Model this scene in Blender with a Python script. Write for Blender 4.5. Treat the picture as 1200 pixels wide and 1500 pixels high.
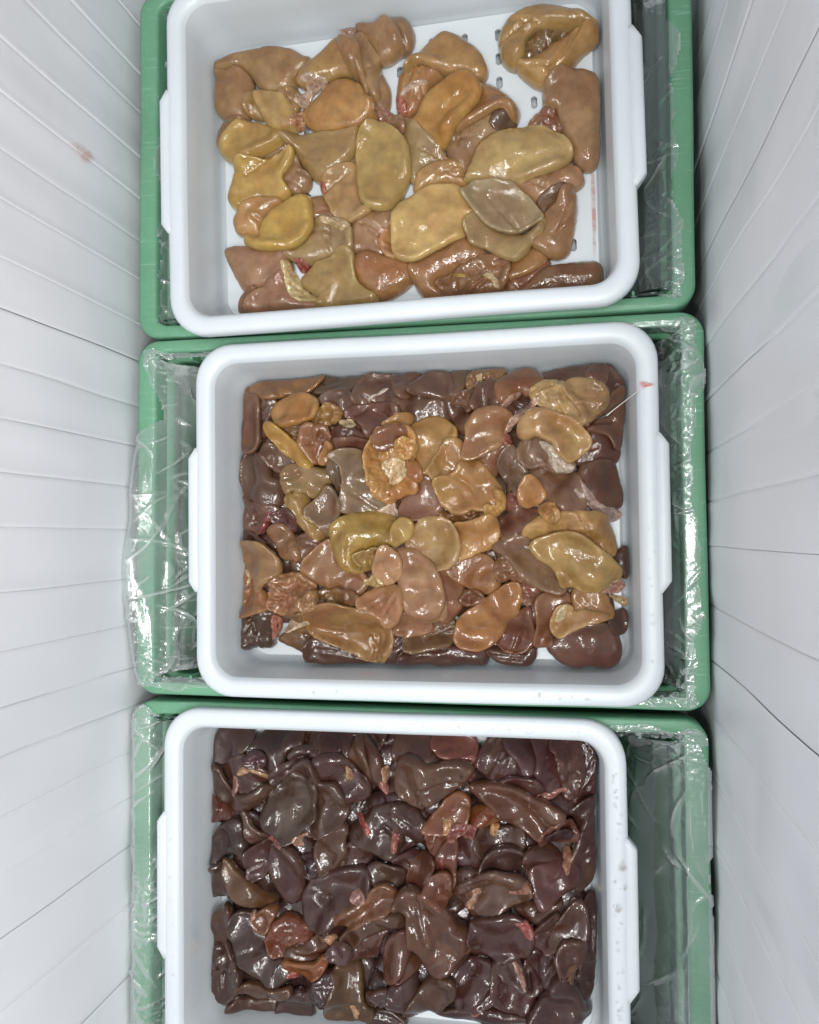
import bpy, bmesh, math, random
import numpy as np
from mathutils import Vector, Matrix, geometry

sc = bpy.context.scene
for o in list(bpy.data.objects):
    bpy.data.objects.remove(o)

# ------------------------------------------------------------------ camera
F = 1203.0                                   # focal length in pixels of the 1200 x 1500 photograph
_dn = np.array([236.0, -35.0, -1203.0]); _dn /= np.linalg.norm(_dn)      # straight down, seen from the camera
_ex = np.array([1.0, 0.006, 0.0]); _X = _ex - (_ex @ _dn) * _dn; _X /= np.linalg.norm(_X)
_Z = -_dn; _Y = np.cross(_Z, _X)
RM = np.array([_X, _Y, _Z])
CZ = 1.062
_c = RM @ np.array([0, 0, -1.0]); _t = (CZ - 0.22) / -_c[2]
CAM = np.array([-_c[0] * _t, -_c[1] * _t, CZ])

def un(u, v, z):
    """where the photograph's pixel (u, v) lies on the level z (arrays allowed)"""
    u = np.asarray(u, float); v = np.asarray(v, float)
    d = np.stack([u - 600, 750 - v, -F + 0 * u], -1) @ RM.T
    t = (z - CZ) / d[..., 2]
    return CAM[:2] + d[..., :2] * t[..., None]

def un_x(u, v, x):
    d = RM @ np.array([u - 600, 750 - v, -F]); t = (x - CAM[0]) / d[0]
    return CAM + d * t

cam = bpy.data.cameras.new('camera'); cam_o = bpy.data.objects.new('camera', cam); sc.collection.objects.link(cam_o)
cam.sensor_fit = 'HORIZONTAL'; cam.sensor_width = 36.0; cam.lens = 36.0 * F / 1200.0
cam.clip_start = 0.02; cam.clip_end = 50
M4 = Matrix([list(RM[0]) + [CAM[0]], list(RM[1]) + [CAM[1]], list(RM[2]) + [CAM[2]], [0, 0, 0, 1]])
cam_o.matrix_world = M4
sc.camera = cam_o
sc.render.resolution_x = 819; sc.render.resolution_y = 1024

# ------------------------------------------------------------------ world and lamps
w = bpy.data.worlds.new('World'); sc.world = w; w.use_nodes = True
w.node_tree.nodes['Background'].inputs['Color'].default_value = (0.92, 0.965, 1.0, 1)
w.node_tree.nodes['Background'].inputs['Strength'].default_value = 0.41

def area(name, loc, target, sx, sy, power, col):
    l = bpy.data.lights.new(name, 'AREA'); l.shape = 'RECTANGLE'; l.size = sx; l.size_y = sy
    l.energy = power; l.color = col
    o = bpy.data.objects.new(name, l); sc.collection.objects.link(o)
    o.location = loc
    o.rotation_euler = (Vector(target) - Vector(loc)).to_track_quat('-Z', 'Y').to_euler()
    return o
# small overhead lamps, split up for glints, and unseen soft panels added as fill
for x, y, z, pw in ((0.40, -0.42, 1.70, 5.9), (0.26, -0.06, 1.75, 4.8), (0.46, -0.80, 1.72, 4.1), (-0.20, -0.42, 1.85, 3.0), (-0.26, 0.02, 1.85, 2.1), (0.32, 0.42, 1.80, 2.2)):
    area('ceiling_lamp', (x, y, z), (0.0, -0.05, 0.3), 0.17, 0.10, pw, (1.0, 0.985, 0.95))
area('fill_panel', (0.65, -0.45, 1.75), (-0.15, -0.05, 0.3), 1.0, 1.4, 5.0, (0.95, 0.98, 1.0))
area('fill_panel', (-0.60, -0.35, 1.75), (0.15, -0.05, 0.3), 1.0, 1.4, 2.0, (0.95, 0.98, 1.0))

sc.view_settings.view_transform = 'Standard'; sc.view_settings.look = 'None'
sc.view_settings.exposure = 0.26; sc.view_settings.gamma = 1.0; sc.view_settings.use_curve_mapping = False
sc.render.film_transparent = False

# ------------------------------------------------------------------ helpers
def lin(c):
    def f(x):
        x /= 255.0
        return x / 12.92 if x <= 0.04045 else ((x + 0.055) / 1.055) ** 2.4
    return tuple(f(x) for x in c[:3]) + (1.0,)

COL = sc.collection
def link(name, me, mat=None, parent=None, loc=None, color=None):
    o = bpy.data.objects.new(name, me); COL.objects.link(o)
    if mat is not None and me is not None and not me.materials: me.materials.append(mat)
    if loc is not None: o.location = loc
    if parent is not None: o.parent = parent
    if color is not None: o.color = color
    return o

def tag(o, label=None, cat=None, group=None, kind=None):
    if label: o['label'] = label
    if cat: o['category'] = cat
    if group: o['group'] = group
    if kind: o['kind'] = kind
    return o

def pydata(name, V, Fc, smooth=True):
    me = bpy.data.meshes.new(name)
    me.from_pydata([tuple(map(float, v)) for v in V], [], [tuple(map(int, f)) for f in Fc])
    me.update()
    if smooth: me.polygons.foreach_set('use_smooth', [True] * len(me.polygons))
    return me

_hr = np.random.RandomState(7); _perm = _hr.rand(256, 256)
def vnoise(x, y, seed=0):
    """smooth lattice noise in -1..1, vectorised"""
    x = np.asarray(x, float) + seed * 17.31; y = np.asarray(y, float) + seed * 5.77
    xi = np.floor(x).astype(int); yi = np.floor(y).astype(int); fx = x - xi; fy = y - yi
    fx = fx * fx * fx * (fx * (fx * 6 - 15) + 10); fy = fy * fy * fy * (fy * (fy * 6 - 15) + 10)
    g = lambda a, b: _perm[(a + 31 * seed) & 255, b & 255]
    v = g(xi, yi) * (1 - fx) * (1 - fy) + g(xi + 1, yi) * fx * (1 - fy) + g(xi, yi + 1) * (1 - fx) * fy + g(xi + 1, yi + 1) * fx * fy
    return v * 2 - 1
def fbm(x, y, seed=0, oct=3):
    s = 0; a = 1
    for k in range(oct):
        s = s + a * vnoise(x * 2 ** k, y * 2 ** k, seed + k * 3); a *= 0.5
    return s
def ridge(x, y, seed=0):
    return 1 - np.abs(vnoise(x, y, seed)) * 2

# ------------------------------------------------------------------ materials
def mat_new(name):
    m = bpy.data.materials.new(name); m.use_nodes = True
    nt = m.node_tree; b = nt.nodes['Principled BSDF']
    return m, nt, b
def node(nt, typ, **kw):
    n = nt.nodes.new(typ)
    for k, v in kw.items():
        if k in n.inputs.keys() if hasattr(n, 'inputs') else False: n.inputs[k].default_value = v
        else: setattr(n, k, v)
    return n
def noise(nt, scale, detail=3, rough=0.55, coord=None, dims='3D'):
    n = nt.nodes.new('ShaderNodeTexNoise'); n.noise_dimensions = dims
    n.inputs['Scale'].default_value = scale; n.inputs['Detail'].default_value = detail; n.inputs['Roughness'].default_value = rough
    if coord is not None: nt.links.new(coord, n.inputs['Vector'])
    return n
def ramp(nt, src, stops):
    r = nt.nodes.new('ShaderNodeValToRGB')
    e = r.color_ramp.elements
    e[0].position, e[0].color = stops[0][0], stops[0][1]
    e[1].position, e[1].color = stops[-1][0], stops[-1][1]
    for p, c in stops[1:-1]:
        k = e.new(p); k.color = c
    nt.links.new(src, r.inputs[0]); return r
def g(v): return (v, v, v, 1)
def mixc(nt, fac, a, b, mode='MIX'):
    m = nt.nodes.new('ShaderNodeMix'); m.data_type = 'RGBA'; m.blend_type = mode
    for s, x in ((0, fac), (6, a), (7, b)):
        if hasattr(x, 'is_output'): nt.links.new(x, m.inputs[s])
        else: m.inputs[s].default_value = x
    return m.outputs[2]
def bump(nt, h, strength, dist, b, prev=None):
    n = nt.nodes.new('ShaderNodeBump'); n.inputs['Strength'].default_value = strength; n.inputs['Distance'].default_value = dist
    nt.links.new(h, n.inputs['Height'])
    if prev is not None: nt.links.new(prev, n.inputs['Normal'])
    nt.links.new(n.outputs[0], b.inputs['Normal']); return n.outputs[0]

def liver_material(name, rough=0.22, sss=0.12, membrane=False):
    m, nt, b = mat_new(name)
    oi = nt.nodes.new('ShaderNodeObjectInfo'); tc = nt.nodes.new('ShaderNodeTexCoord')
    off = nt.nodes.new('ShaderNodeVectorMath'); off.operation = 'MULTIPLY_ADD'
    nt.links.new(oi.outputs['Random'], off.inputs[0]); off.inputs[1].default_value = (13.1, 7.7, 3.3)
    nt.links.new(tc.outputs['Object'], off.inputs[2])
    v = off.outputs[0]
    at = nt.nodes.new('ShaderNodeAttribute'); at.attribute_name = 'rag'
    ae = nt.nodes.new('ShaderNodeAttribute'); ae.attribute_name = 'edge'
    n1 = noise(nt, 26, 3, 0.6, v); n2 = noise(nt, 70, 4, 0.6, v); n3 = noise(nt, 340, 3, 0.6, v)
    c = oi.outputs['Color']
    # broad drifts of colour: browner and redder here, paler and yellower there
    hs = nt.nodes.new('ShaderNodeHueSaturation'); nt.links.new(c, hs.inputs['Color'])
    hs.inputs['Hue'].default_value = 0.485; hs.inputs['Saturation'].default_value = 1.04; hs.inputs['Value'].default_value = 0.80
    hp = nt.nodes.new('ShaderNodeHueSaturation'); nt.links.new(c, hp.inputs['Color'])
    hp.inputs['Hue'].default_value = 0.507; hp.inputs['Saturation'].default_value = 0.95; hp.inputs['Value'].default_value = 1.25
    f1 = ramp(nt, n1.outputs['Fac'], [(0.38, g(0)), (0.62, g(1))])
    c1 = mixc(nt, f1.outputs[0], hs.outputs[0], hp.outputs[0])
    c1 = mixc(nt, 0.40, c1, c)
    n8 = noise(nt, 15, 4, 0.6, v); f8 = ramp(nt, n8.outputs['Fac'], [(0.50, g(0)), (0.68, g(0.55))])
    hr = nt.nodes.new('ShaderNodeHueSaturation'); nt.links.new(c, hr.inputs['Color']); hr.inputs['Hue'].default_value = 0.474; hr.inputs['Saturation'].default_value = 1.0; hr.inputs['Value'].default_value = 0.84
    c1 = mixc(nt, f8.outputs[0], c1, hr.outputs[0])
    f2 = ramp(nt, n2.outputs['Fac'], [(0.35, g(0.80)), (0.7, g(1.12))])
    c2 = mixc(nt, 1.0, c1, f2.outputs[0], 'MULTIPLY')
    # thin tissue at the rim of a lobe is paler and more yellow than its body
    ed = nt.nodes.new('ShaderNodeMath'); ed.operation = 'MULTIPLY'; nt.links.new(ae.outputs['Fac'], ed.inputs[0]); ed.inputs[1].default_value = 0.62
    he = nt.nodes.new('ShaderNodeHueSaturation'); nt.links.new(c, he.inputs['Color']); he.inputs['Hue'].default_value = 0.508; he.inputs['Saturation'].default_value = 0.92; he.inputs['Value'].default_value = 1.42
    c3 = mixc(nt, ed.outputs[0], c2, he.outputs[0])
    # torn, crumbly patches: yellow-brown crumbs in darker flesh
    fr = ramp(nt, n3.outputs['Fac'], [(0.36, g(0.72)), (0.66, g(1.18))])
    c4 = mixc(nt, 1.0, c3, fr.outputs[0], 'MULTIPLY')
    c5 = mixc(nt, at.outputs['Fac'], c3, c4)
    if membrane:      # streaks of flesh and blood in the pale tissue
        n7 = noise(nt, 210, 4, 0.65, v); fm = ramp(nt, n7.outputs['Fac'], [(0.40, g(0.0)), (0.62, g(0.85))])
        hm = nt.nodes.new('ShaderNodeHueSaturation'); nt.links.new(c, hm.inputs['Color']); hm.inputs['Hue'].default_value = 0.488; hm.inputs['Saturation'].default_value = 1.35; hm.inputs['Value'].default_value = 0.52
        c5 = mixc(nt, fm.outputs[0], c5, hm.outputs[0])
    nt.links.new(c5, b.inputs['Base Color'])
    rr = nt.nodes.new('ShaderNodeMapRange'); nt.links.new(n2.outputs['Fac'], rr.inputs[0])
    rr.inputs[1].default_value = 0.3; rr.inputs[2].default_value = 0.75; rr.inputs[3].default_value = rough + 0.06; rr.inputs[4].default_value = rough + 0.26
    nt.links.new(rr.outputs[0], b.inputs['Roughness'])
    b.inputs['Specular IOR Level'].default_value = 0.12
    cw = ramp(nt, n8.outputs['Fac'], [(0.36, g(1.0)), (0.66, g(0.60))]); nt.links.new(cw.outputs[0], b.inputs['Coat Weight'])
    b.inputs['Coat Roughness'].default_value = 0.022; b.inputs['Coat IOR'].default_value = 1.56
    b.inputs['Subsurface Weight'].default_value = sss
    b.inputs['Subsurface Radius'].default_value = (0.004, 0.0016, 0.0008); b.inputs['Subsurface Scale'].default_value = 1.0
    n4 = noise(nt, 150, 4, 0.6, v)
    p = bump(nt, n4.outputs['Fac'], 0.45, 0.0015, b)
    n5 = noise(nt, 900, 2, 0.5, v)
    bump(nt, n5.outputs['Fac'], 0.22, 0.0004, b, p)
    # the wet film on top carries the soft wobble only
    bc = nt.nodes.new('ShaderNodeBump'); bc.inputs['Strength'].default_value = 0.42; bc.inputs['Distance'].default_value = 0.0022
    n6 = noise(nt, 90, 4, 0.58, v); nt.links.new(n6.outputs['Fac'], bc.inputs['Height']); nt.links.new(bc.outputs[0], b.inputs['Coat Normal'])
    return m
M_LIVER = liver_material('liver_flesh')
M_TISSUE = liver_material('fat_and_membrane', 0.28, 0.25, True)

def tray_material():
    m, nt, b = mat_new('white_polyethylene')
    tc = nt.nodes.new('ShaderNodeTexCoord')
    n1 = noise(nt, 5, 4, 0.6, tc.outputs['Object']); n2 = noise(nt, 60, 4, 0.7, tc.outputs['Object']); n3 = noise(nt, 700, 2, 0.5, tc.outputs['Object'])
    c = ramp(nt, n1.outputs['Fac'], [(0.35, (0.53, 0.575, 0.61, 1)), (0.65, (0.585, 0.63, 0.66, 1))])
    f = ramp(nt, n2.outputs['Fac'], [(0.60, g(0)), (0.80, g(0.25))])
    c2 = mixc(nt, f.outputs[0], c.outputs[0], (0.52, 0.53, 0.50, 1))
    n4 = noise(nt, 17, 6, 0.72, tc.outputs['Object']); f4 = ramp(nt, n4.outputs['Fac'], [(0.60, g(0)), (0.74, g(0.30))])
    c2 = mixc(nt, f4.outputs[0], c2, (0.56, 0.45, 0.40, 1))
    n5 = noise(nt, 240, 3, 0.6, tc.outputs['Object']); f5 = ramp(nt, n5.outputs['Fac'], [(0.74, g(0)), (0.80, g(0.5))])
    c2 = mixc(nt, f5.outputs[0], c2, (0.36, 0.30, 0.25, 1))
    nt.links.new(c2, b.inputs['Base Color'])
    b.inputs['Roughness'].default_value = 0.38
    b.inputs['Subsurface Weight'].default_value = 0.0
    p = bump(nt, n2.outputs['Fac'], 0.12, 0.0008, b)
    bump(nt, n3.outputs['Fac'], 0.06, 0.0003, b, p)
    return m
M_TRAY = tray_material()

def crate_material():
    m, nt, b = mat_new('green_polypropylene')
    tc = nt.nodes.new('ShaderNodeTexCoord')
    n1 = noise(nt, 9, 4, 0.6, tc.outputs['Object']); n2 = noise(nt, 120, 4, 0.7, tc.outputs['Object'])
    c = ramp(nt, n1.outputs['Fac'], [(0.3, (0.105, 0.268, 0.160, 1)), (0.7, (0.137, 0.322, 0.200, 1))])
    f = ramp(nt, n2.outputs['Fac'], [(0.55, g(0)), (0.8, g(0.4))])
    c2 = mixc(nt, f.outputs[0], c.outputs[0], (0.22, 0.38, 0.29, 1))
    nt.links.new(c2, b.inputs['Base Color']); b.inputs['Roughness'].default_value = 0.46
    pr = bump(nt, n2.outputs['Fac'], 0.2, 0.0008, b)
    mp = nt.nodes.new('ShaderNodeMapping'); nt.links.new(tc.outputs['Object'], mp.inputs['Vector']); mp.inputs['Rotation'].default_value = (0, 0, 0.5); mp.inputs['Scale'].default_value = (25, 420, 60)
    n3 = noise(nt, 1.0, 3, 0.6, mp.outputs[0]); f3 = ramp(nt, n3.outputs['Fac'], [(0.60, g(0)), (0.72, g(0.55))])
    c3 = mixc(nt, f3.outputs[0], c2, (0.30, 0.46, 0.37, 1)); nt.links.new(c3, b.inputs['Base Color'])
    bump(nt, n3.outputs['Fac'], 0.15, 0.0005, b, pr)
    return m
M_CRATE = crate_material()

def wall_material():
    m, nt, b = mat_new('white_wall_cladding')
    tc = nt.nodes.new('ShaderNodeTexCoord'); oi = nt.nodes.new('ShaderNodeObjectInfo')
    n1 = noise(nt, 2.3, 4, 0.55, tc.outputs['Object']); n2 = noise(nt, 30, 5, 0.65, tc.outputs['Object']); n3 = noise(nt, 9, 3, 0.5, tc.outputs['Object'])
    c = ramp(nt, n1.outputs['Fac'], [(0.3, (0.755, 0.77, 0.815, 1)), (0.7, (0.815, 0.83, 0.865, 1))])
    f = ramp(nt, n2.outputs['Fac'], [(0.62, g(0)), (0.85, g(0.35))])
    c2 = mixc(nt, f.outputs[0], c.outputs[0], (0.66, 0.67, 0.67, 1))
    nt.links.new(c2, b.inputs['Base Color'])
    r = ramp(nt, n3.outputs['Fac'], [(0.3, g(0.30)), (0.7, g(0.55))]); nt.links.new(r.outputs[0], b.inputs['Roughness'])
    p = bump(nt, n3.outputs['Fac'], 0.35, 0.004, b)
    bump(nt, n2.outputs['Fac'], 0.10, 0.001, b, p)
    return m
M_WALL = wall_material()

def film_material():
    m, nt, b = mat_new('clear_polythene_film')
    out = nt.nodes['Material Output']
    tc = nt.nodes.new('ShaderNodeTexCoord')
    n1 = noise(nt, 11, 3, 0.55, tc.outputs['Object'])
    tr = nt.nodes.new('ShaderNodeBsdfTransparent'); tr.inputs['Color'].default_value = (0.93, 0.95, 0.95, 1)
    df = nt.nodes.new('ShaderNodeBsdfDiffuse'); df.inputs['Color'].default_value = (0.86, 0.90, 0.90, 1)
    tl = nt.nodes.new('ShaderNodeBsdfTranslucent'); tl.inputs['Color'].default_value = (0.7, 0.76, 0.76, 1)
    gl = nt.nodes.new('ShaderNodeBsdfGlossy'); gl.inputs['Roughness'].default_value = 0.13
    mx = nt.nodes.new('ShaderNodeMixShader'); mx.inputs[0].default_value = 0.5
    nt.links.new(df.outputs[0], mx.inputs[1]); nt.links.new(tl.outputs[0], mx.inputs[2])
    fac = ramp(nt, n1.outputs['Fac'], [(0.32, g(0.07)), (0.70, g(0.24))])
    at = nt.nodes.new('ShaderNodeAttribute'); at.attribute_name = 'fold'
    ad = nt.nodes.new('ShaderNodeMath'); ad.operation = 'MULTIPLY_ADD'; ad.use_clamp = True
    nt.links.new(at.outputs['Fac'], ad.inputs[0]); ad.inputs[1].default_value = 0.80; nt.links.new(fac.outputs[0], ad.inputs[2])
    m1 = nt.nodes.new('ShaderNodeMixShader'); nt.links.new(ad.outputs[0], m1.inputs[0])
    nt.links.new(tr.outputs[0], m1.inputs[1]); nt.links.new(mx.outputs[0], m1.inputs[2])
    lw = nt.nodes.new('ShaderNodeLayerWeight'); lw.inputs['Blend'].default_value = 0.35
    mr = nt.nodes.new('ShaderNodeMapRange'); nt.links.new(lw.outputs['Fresnel'], mr.inputs[0])
    mr.inputs[3].default_value = 0.07; mr.inputs[4].default_value = 0.7
    m2 = nt.nodes.new('ShaderNodeMixShader'); nt.links.new(mr.outputs[0], m2.inputs[0])
    nt.links.new(m1.outputs[0], m2.inputs[1]); nt.links.new(gl.outputs[0], m2.inputs[2])
    nt.links.new(m2.outputs[0], out.inputs['Surface'])
    nt.nodes.remove(b)
    n2 = noise(nt, 90, 4, 0.6, tc.outputs['Object'])
    bp = nt.nodes.new('ShaderNodeBump'); bp.inputs['Strength'].default_value = 0.35; bp.inputs['Distance'].default_value = 0.002
    nt.links.new(n2.outputs['Fac'], bp.inputs['Height']); nt.links.new(bp.outputs[0], gl.inputs['Normal'])
    nt.links.new(bp.outputs[0], lw.inputs['Normal'])
    return m
M_FILM = film_material()

def plain(name, col, rough, bumpv=0.0, scale=80):
    m, nt, b = mat_new(name)
    tc = nt.nodes.new('ShaderNodeTexCoord'); n = noise(nt, scale, 4, 0.6, tc.outputs['Object'])
    c = ramp(nt, n.outputs['Fac'], [(0.3, tuple(x * 0.85 for x in col[:3]) + (1,)), (0.7, tuple(min(1, x * 1.1) for x in col[:3]) + (1,))])
    nt.links.new(c.outputs[0], b.inputs['Base Color']); b.inputs['Roughness'].default_value = rough
    if bumpv: bump(nt, n.outputs['Fac'], bumpv, 0.002, b)
    return m
M_FLOOR = plain('grey_floor', (0.16, 0.17, 0.17), 0.7, 0.2, 20)
M_BLOOD = plain('blood', (0.42, 0.07, 0.05), 0.25)
M_WATER = None
def water_material():
    m, nt, b = mat_new('water')
    out = nt.nodes['Material Output']; nt.nodes.remove(b)
    tr = nt.nodes.new('ShaderNodeBsdfTransparent'); gl = nt.nodes.new('ShaderNodeBsdfGlossy'); gl.inputs['Roughness'].default_value = 0.03
    fr = nt.nodes.new('ShaderNodeFresnel'); fr.inputs['IOR'].default_value = 1.45; mx = nt.nodes.new('ShaderNodeMixShader')
    nt.links.new(fr.outputs[0], mx.inputs[0]); nt.links.new(tr.outputs[0], mx.inputs[1]); nt.links.new(gl.outputs[0], mx.inputs[2]); nt.links.new(mx.outputs[0], out.inputs['Surface'])
    return m
M_WATER = water_material()

def smear_material(name, col, strength):
    """a thin stain: part of the surface below shows through, broken up by noise"""
    m, nt, b = mat_new(name); out = nt.nodes['Material Output']
    tc = nt.nodes.new('ShaderNodeTexCoord'); n = noise(nt, 45, 4, 0.7, tc.outputs['Object'])
    b.inputs['Base Color'].default_value = col; b.inputs['Roughness'].default_value = 0.35
    at = nt.nodes.new('ShaderNodeAttribute'); at.attribute_name = 'edge'
    r = ramp(nt, n.outputs['Fac'], [(0.35, g(0.1 * strength)), (0.62, g(strength))])
    mu = nt.nodes.new('ShaderNodeMath'); mu.operation = 'MULTIPLY'; nt.links.new(r.outputs[0], mu.inputs[0]); nt.links.new(at.outputs['Fac'], mu.inputs[1])
    t = nt.nodes.new('ShaderNodeBsdfTransparent'); mx = nt.nodes.new('ShaderNodeMixShader')
    nt.links.new(mu.outputs[0], mx.inputs[0]); nt.links.new(t.outputs[0], mx.inputs[1]); nt.links.new(b.outputs[0], mx.inputs[2])
    nt.links.new(mx.outputs[0], out.inputs['Surface'])
    return m
M_SMEAR_RED = smear_material('blood_smear', (0.55, 0.11, 0.07, 1), 0.95)
M_SMEAR_DULL = smear_material('dull_drip', (0.52, 0.24, 0.17, 1), 0.62)
M_SMEAR_PINK = smear_material('faint_pink_smear', (0.74, 0.42, 0.34, 1), 0.55)
M_SMEAR_BROWN = smear_material('brown_grime', (0.28, 0.22, 0.15, 1), 0.4)

# ------------------------------------------------------------------ setting: floor and two clad walls
def box(name, x0, x1, y0, y1, z0, z1, mat, parent=None):
    V = [(x, y, z) for z in (z0, z1) for y in (y0, y1) for x in (x0, x1)]
    Fc = [(0, 2, 3, 1), (4, 5, 7, 6), (0, 1, 5, 4), (2, 6, 7, 3), (0, 4, 6, 2), (1, 3, 7, 5)]
    return link(name, pydata(name, V, Fc, False), mat, parent)

WL, WR = -0.3235, 0.3035
tag(box('floor', WL - 0.05, WR + 0.05, -1.0, 1.1, -0.05, 0.0, M_FLOOR), kind='structure')
WTOP = 0.93
def panel_mesh(side, y0, y1, seed):
    """one upright strip of cladding: rounded edges, slightly bowed and uneven, face towards the aisle"""
    rng = random.Random(seed)
    nu, nv = 10, 24
    us = [0, 0.010, 0.025, 0.05, 0.10, 0.2, 0.35, 0.5, 0.65, 0.8, 0.9, 0.95, 0.975, 0.99, 1]
    nu = len(us); V = []; Fc = []
    gap = rng.choice([0.0, 0.0, 0.00004, 0.00009])
    a, b2 = y0 + gap, y1 - gap
    proud = rng.uniform(0.0, 0.0004); deep = rng.choice([0.0006, 0.0010, 0.0015])
    lip = rng.choice([0.0, 0.0012, 0.0006, -0.0004])
    for j in range(nv + 1):
        z = 0.0 + (WTOP) * j / nv
        wa = 0.0011 * float(vnoise(z * 8, seed * 1.3, 3)); wb = 0.0011 * float(vnoise(z * 8, (seed + 1) * 1.3, 3))
        for i, u in enumerate(us):
            y = a + (b2 - a) * u + wa * (1 - u) + wb * u
            e = min(u, 1 - u)
            d = 0.0026 + deep * (min(1, e / 0.05) ** 0.6 - 1) + proud + 0.0030 * float(vnoise(y * 14, z * 5, 11)) + 0.0011 * float(vnoise(y * 48, z * 7, 12))
            if u < 0.11: d += lip * (1 - u / 0.11) * min(1, u / 0.012)
            V.append((side * -d, y, z))
    for j in range(nv):
        for i in range(nu - 1):
            k = j * nu + i
            f = (k, k + 1, k + nu + 1, k + nu)
            Fc.append(f if side < 0 else f[::-1])
    me = pydata('panel', V, Fc)
    return me

def seam_list(px, X, z):
    return sorted(float(un_x(u, v, X)[1]) for u, v in px)

def foot_y(v, X, u):     # y where the line through pixel (u,v) meets the wall plane
    return float(un_x(u, v, X)[1])

left_px = [25, 95, 155, 225, 285, 348, 405, 472, 527, 592, 652, 712, 776, 848, 915, 978, 1035, 1100, 1165, 1238, 1320, 1425]
right_px = [95, 190, 280, 367, 430, 505, 582, 660, 735, 800, 885, 965, 1043, 1130, 1215, 1300, 1385, 1470]
def wall(name, X, side, px, u):
    base = box(name, X, X + side * 0.02, -1.0, 1.1, 0.0, WTOP - 0.003, M_WALL)
    tag(base, kind='structure')
    ys = sorted(foot_y(v, X, u) for v in px)
    while ys[0] > -0.95: ys.insert(0, ys[0] - 0.0475)
    while ys[-1] < 1.05: ys.append(ys[-1] + 0.0475)
    for i in range(len(ys) - 1):
        o = link('panel', panel_mesh(side, ys[i], ys[i + 1], i + (100 if side > 0 else 0)), M_WALL, base, (X, 0, 0))
    return base
wall_l = wall('wall_left', WL, -1, left_px, 192)
wall_r = wall('wall_right', WR, 1, right_px, 1042)

# ------------------------------------------------------------------ rounded-rectangle shells for crates and trays
def rrect(hx, hy, r, n=8):
    P = []
    for cx, cy, a0 in ((hx - r, hy - r, 0), (-hx + r, hy - r, 90), (-hx + r, -hy + r, 180), (hx - r, -hy + r, 270)):
        for k in range(n + 1):
            a = math.radians(a0 + 90 * k / n)
            P.append((cx + r * math.cos(a), cy + r * math.sin(a)))
    # subdivide the straight runs so they can bow a little
    Q = []
    for i in range(len(P)):
        p, q = P[i], P[(i + 1) % len(P)]
        Q.append(p)
        L = math.hypot(q[0] - p[0], q[1] - p[1])
        if L > 0.06:
            m = 14
            for k in range(1, m): Q.append((p[0] + (q[0] - p[0]) * k / m, p[1] + (q[1] - p[1]) * k / m))
    return Q
def shell(name, hx, hy, prof, close=True, warp=0.0, seed=0, ky=1.0):
    """prof: list of (inset, z, corner radius)"""
    V = []; Fc = []; n = None
    for ins, z, r in prof:
        ring = rrect(hx - ins, hy - ins * ky, max(r, 0.002))
        n = len(ring)
        for x, y in ring:
            wv = warp * (float(vnoise(x * 6, y * 6, seed)))
            V.append((x + wv * (abs(x) / hx), y + wv * (abs(y) / hy), z + 0.6 * wv))
    for k in range(len(prof) - 1):
        for i in range(n):
            a = k * n + i; b2 = k * n + (i + 1) % n
            Fc.append((a, b2, b2 + n, a + n))
    if close: Fc.append(tuple(range((len(prof) - 1) * n, len(prof) * n)))
    me = pydata(name, V, Fc)
    return me

# ------------------------------------------------------------------ green crates
ZC = 0.22; KY = 0.62
def make_crate(x0, x1, y0, y1, label, seed):
    hx, hy = (x1 - x0) / 2, (y1 - y0) / 2; cx, cy = (x0 + x1) / 2, (y0 + y1) / 2
    t = link('plastic_crate', None, loc=(cx, cy, 0)); t.empty_display_size = 0.05
    tag(t, label, 'crate', 'green crates standing in a row')
    wp = 0.0012
    # walls and floor
    link('body', shell('crate_body', hx, hy, [(0.020, 0.0, 0.02), (0.013, 0.190, 0.022), (0.0165, 0.197, 0.02), (0.0215, 0.197, 0.018), (0.024, 0.190, 0.016), (0.034, 0.014, 0.014), (0.040, 0.008, 0.012)], True, wp, seed, KY), M_CRATE, t)
    # the wide rim that runs round the top
    rim = link('rim', shell('crate_rim', hx, hy, [(0.0125, 0.186, 0.02), (0.002, 0.184, 0.022), (0.0, 0.187, 0.024), (0.0, ZC - 0.004, 0.024), (0.0012, ZC - 0.001, 0.024), (0.004, ZC, 0.022), (0.019, ZC, 0.016), (0.0215, ZC - 0.001, 0.015), (0.023, ZC - 0.004, 0.014), (0.0238, 0.198, 0.013)], False, wp, seed, KY), M_CRATE, t)
    # stiffening ribs under the rim on the inside, and one ledge step
    link('ledge', shell('crate_ledge', hx, hy, [(0.0238, 0.1955, 0.013), (0.0290, 0.1935, 0.012), (0.0305, 0.190, 0.012), (0.0312, 0.176, 0.011), (0.0246, 0.172, 0.013)], False, wp, seed, KY), M_CRATE, t)
    rb = pydata('rib', [(-.0015, 0, 0), (.0015, 0, 0), (.0015, .007, 0), (-.0015, .007, 0), (-.0015, 0, .020), (.0015, 0, .020), (.0013, .0065, .0195), (-.0013, .0065, .0195)],
                [(0, 1, 2, 3)[::-1], (4, 5, 6, 7), (0, 1, 5, 4), (1, 2, 6, 5), (2, 3, 7, 6), (3, 0, 4, 7)], False)
    for x in (-0.24, -0.12, 0.0, 0.12, 0.24):
        for s in (-1, 1):
            o = link('rib', rb, M_CRATE, t, (x, s * (hy - 0.0146), 0.1965)); o.rotation_euler.z = 0 if s < 0 else math.pi
    return t
CR = {1: (-0.3105, 0.2895, 0.1985, 0.5945), 2: (-0.3115, 0.2965, -0.1985, 0.1945), 3: (-0.3150, 0.2945, -0.600, -0.2055)}
make_crate(*CR[1], 'green plastic crate under the white tray of loosely spread yellow livers', 1)
make_crate(*CR[2], 'green plastic crate in the middle of the row, between the other two', 2)
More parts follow.
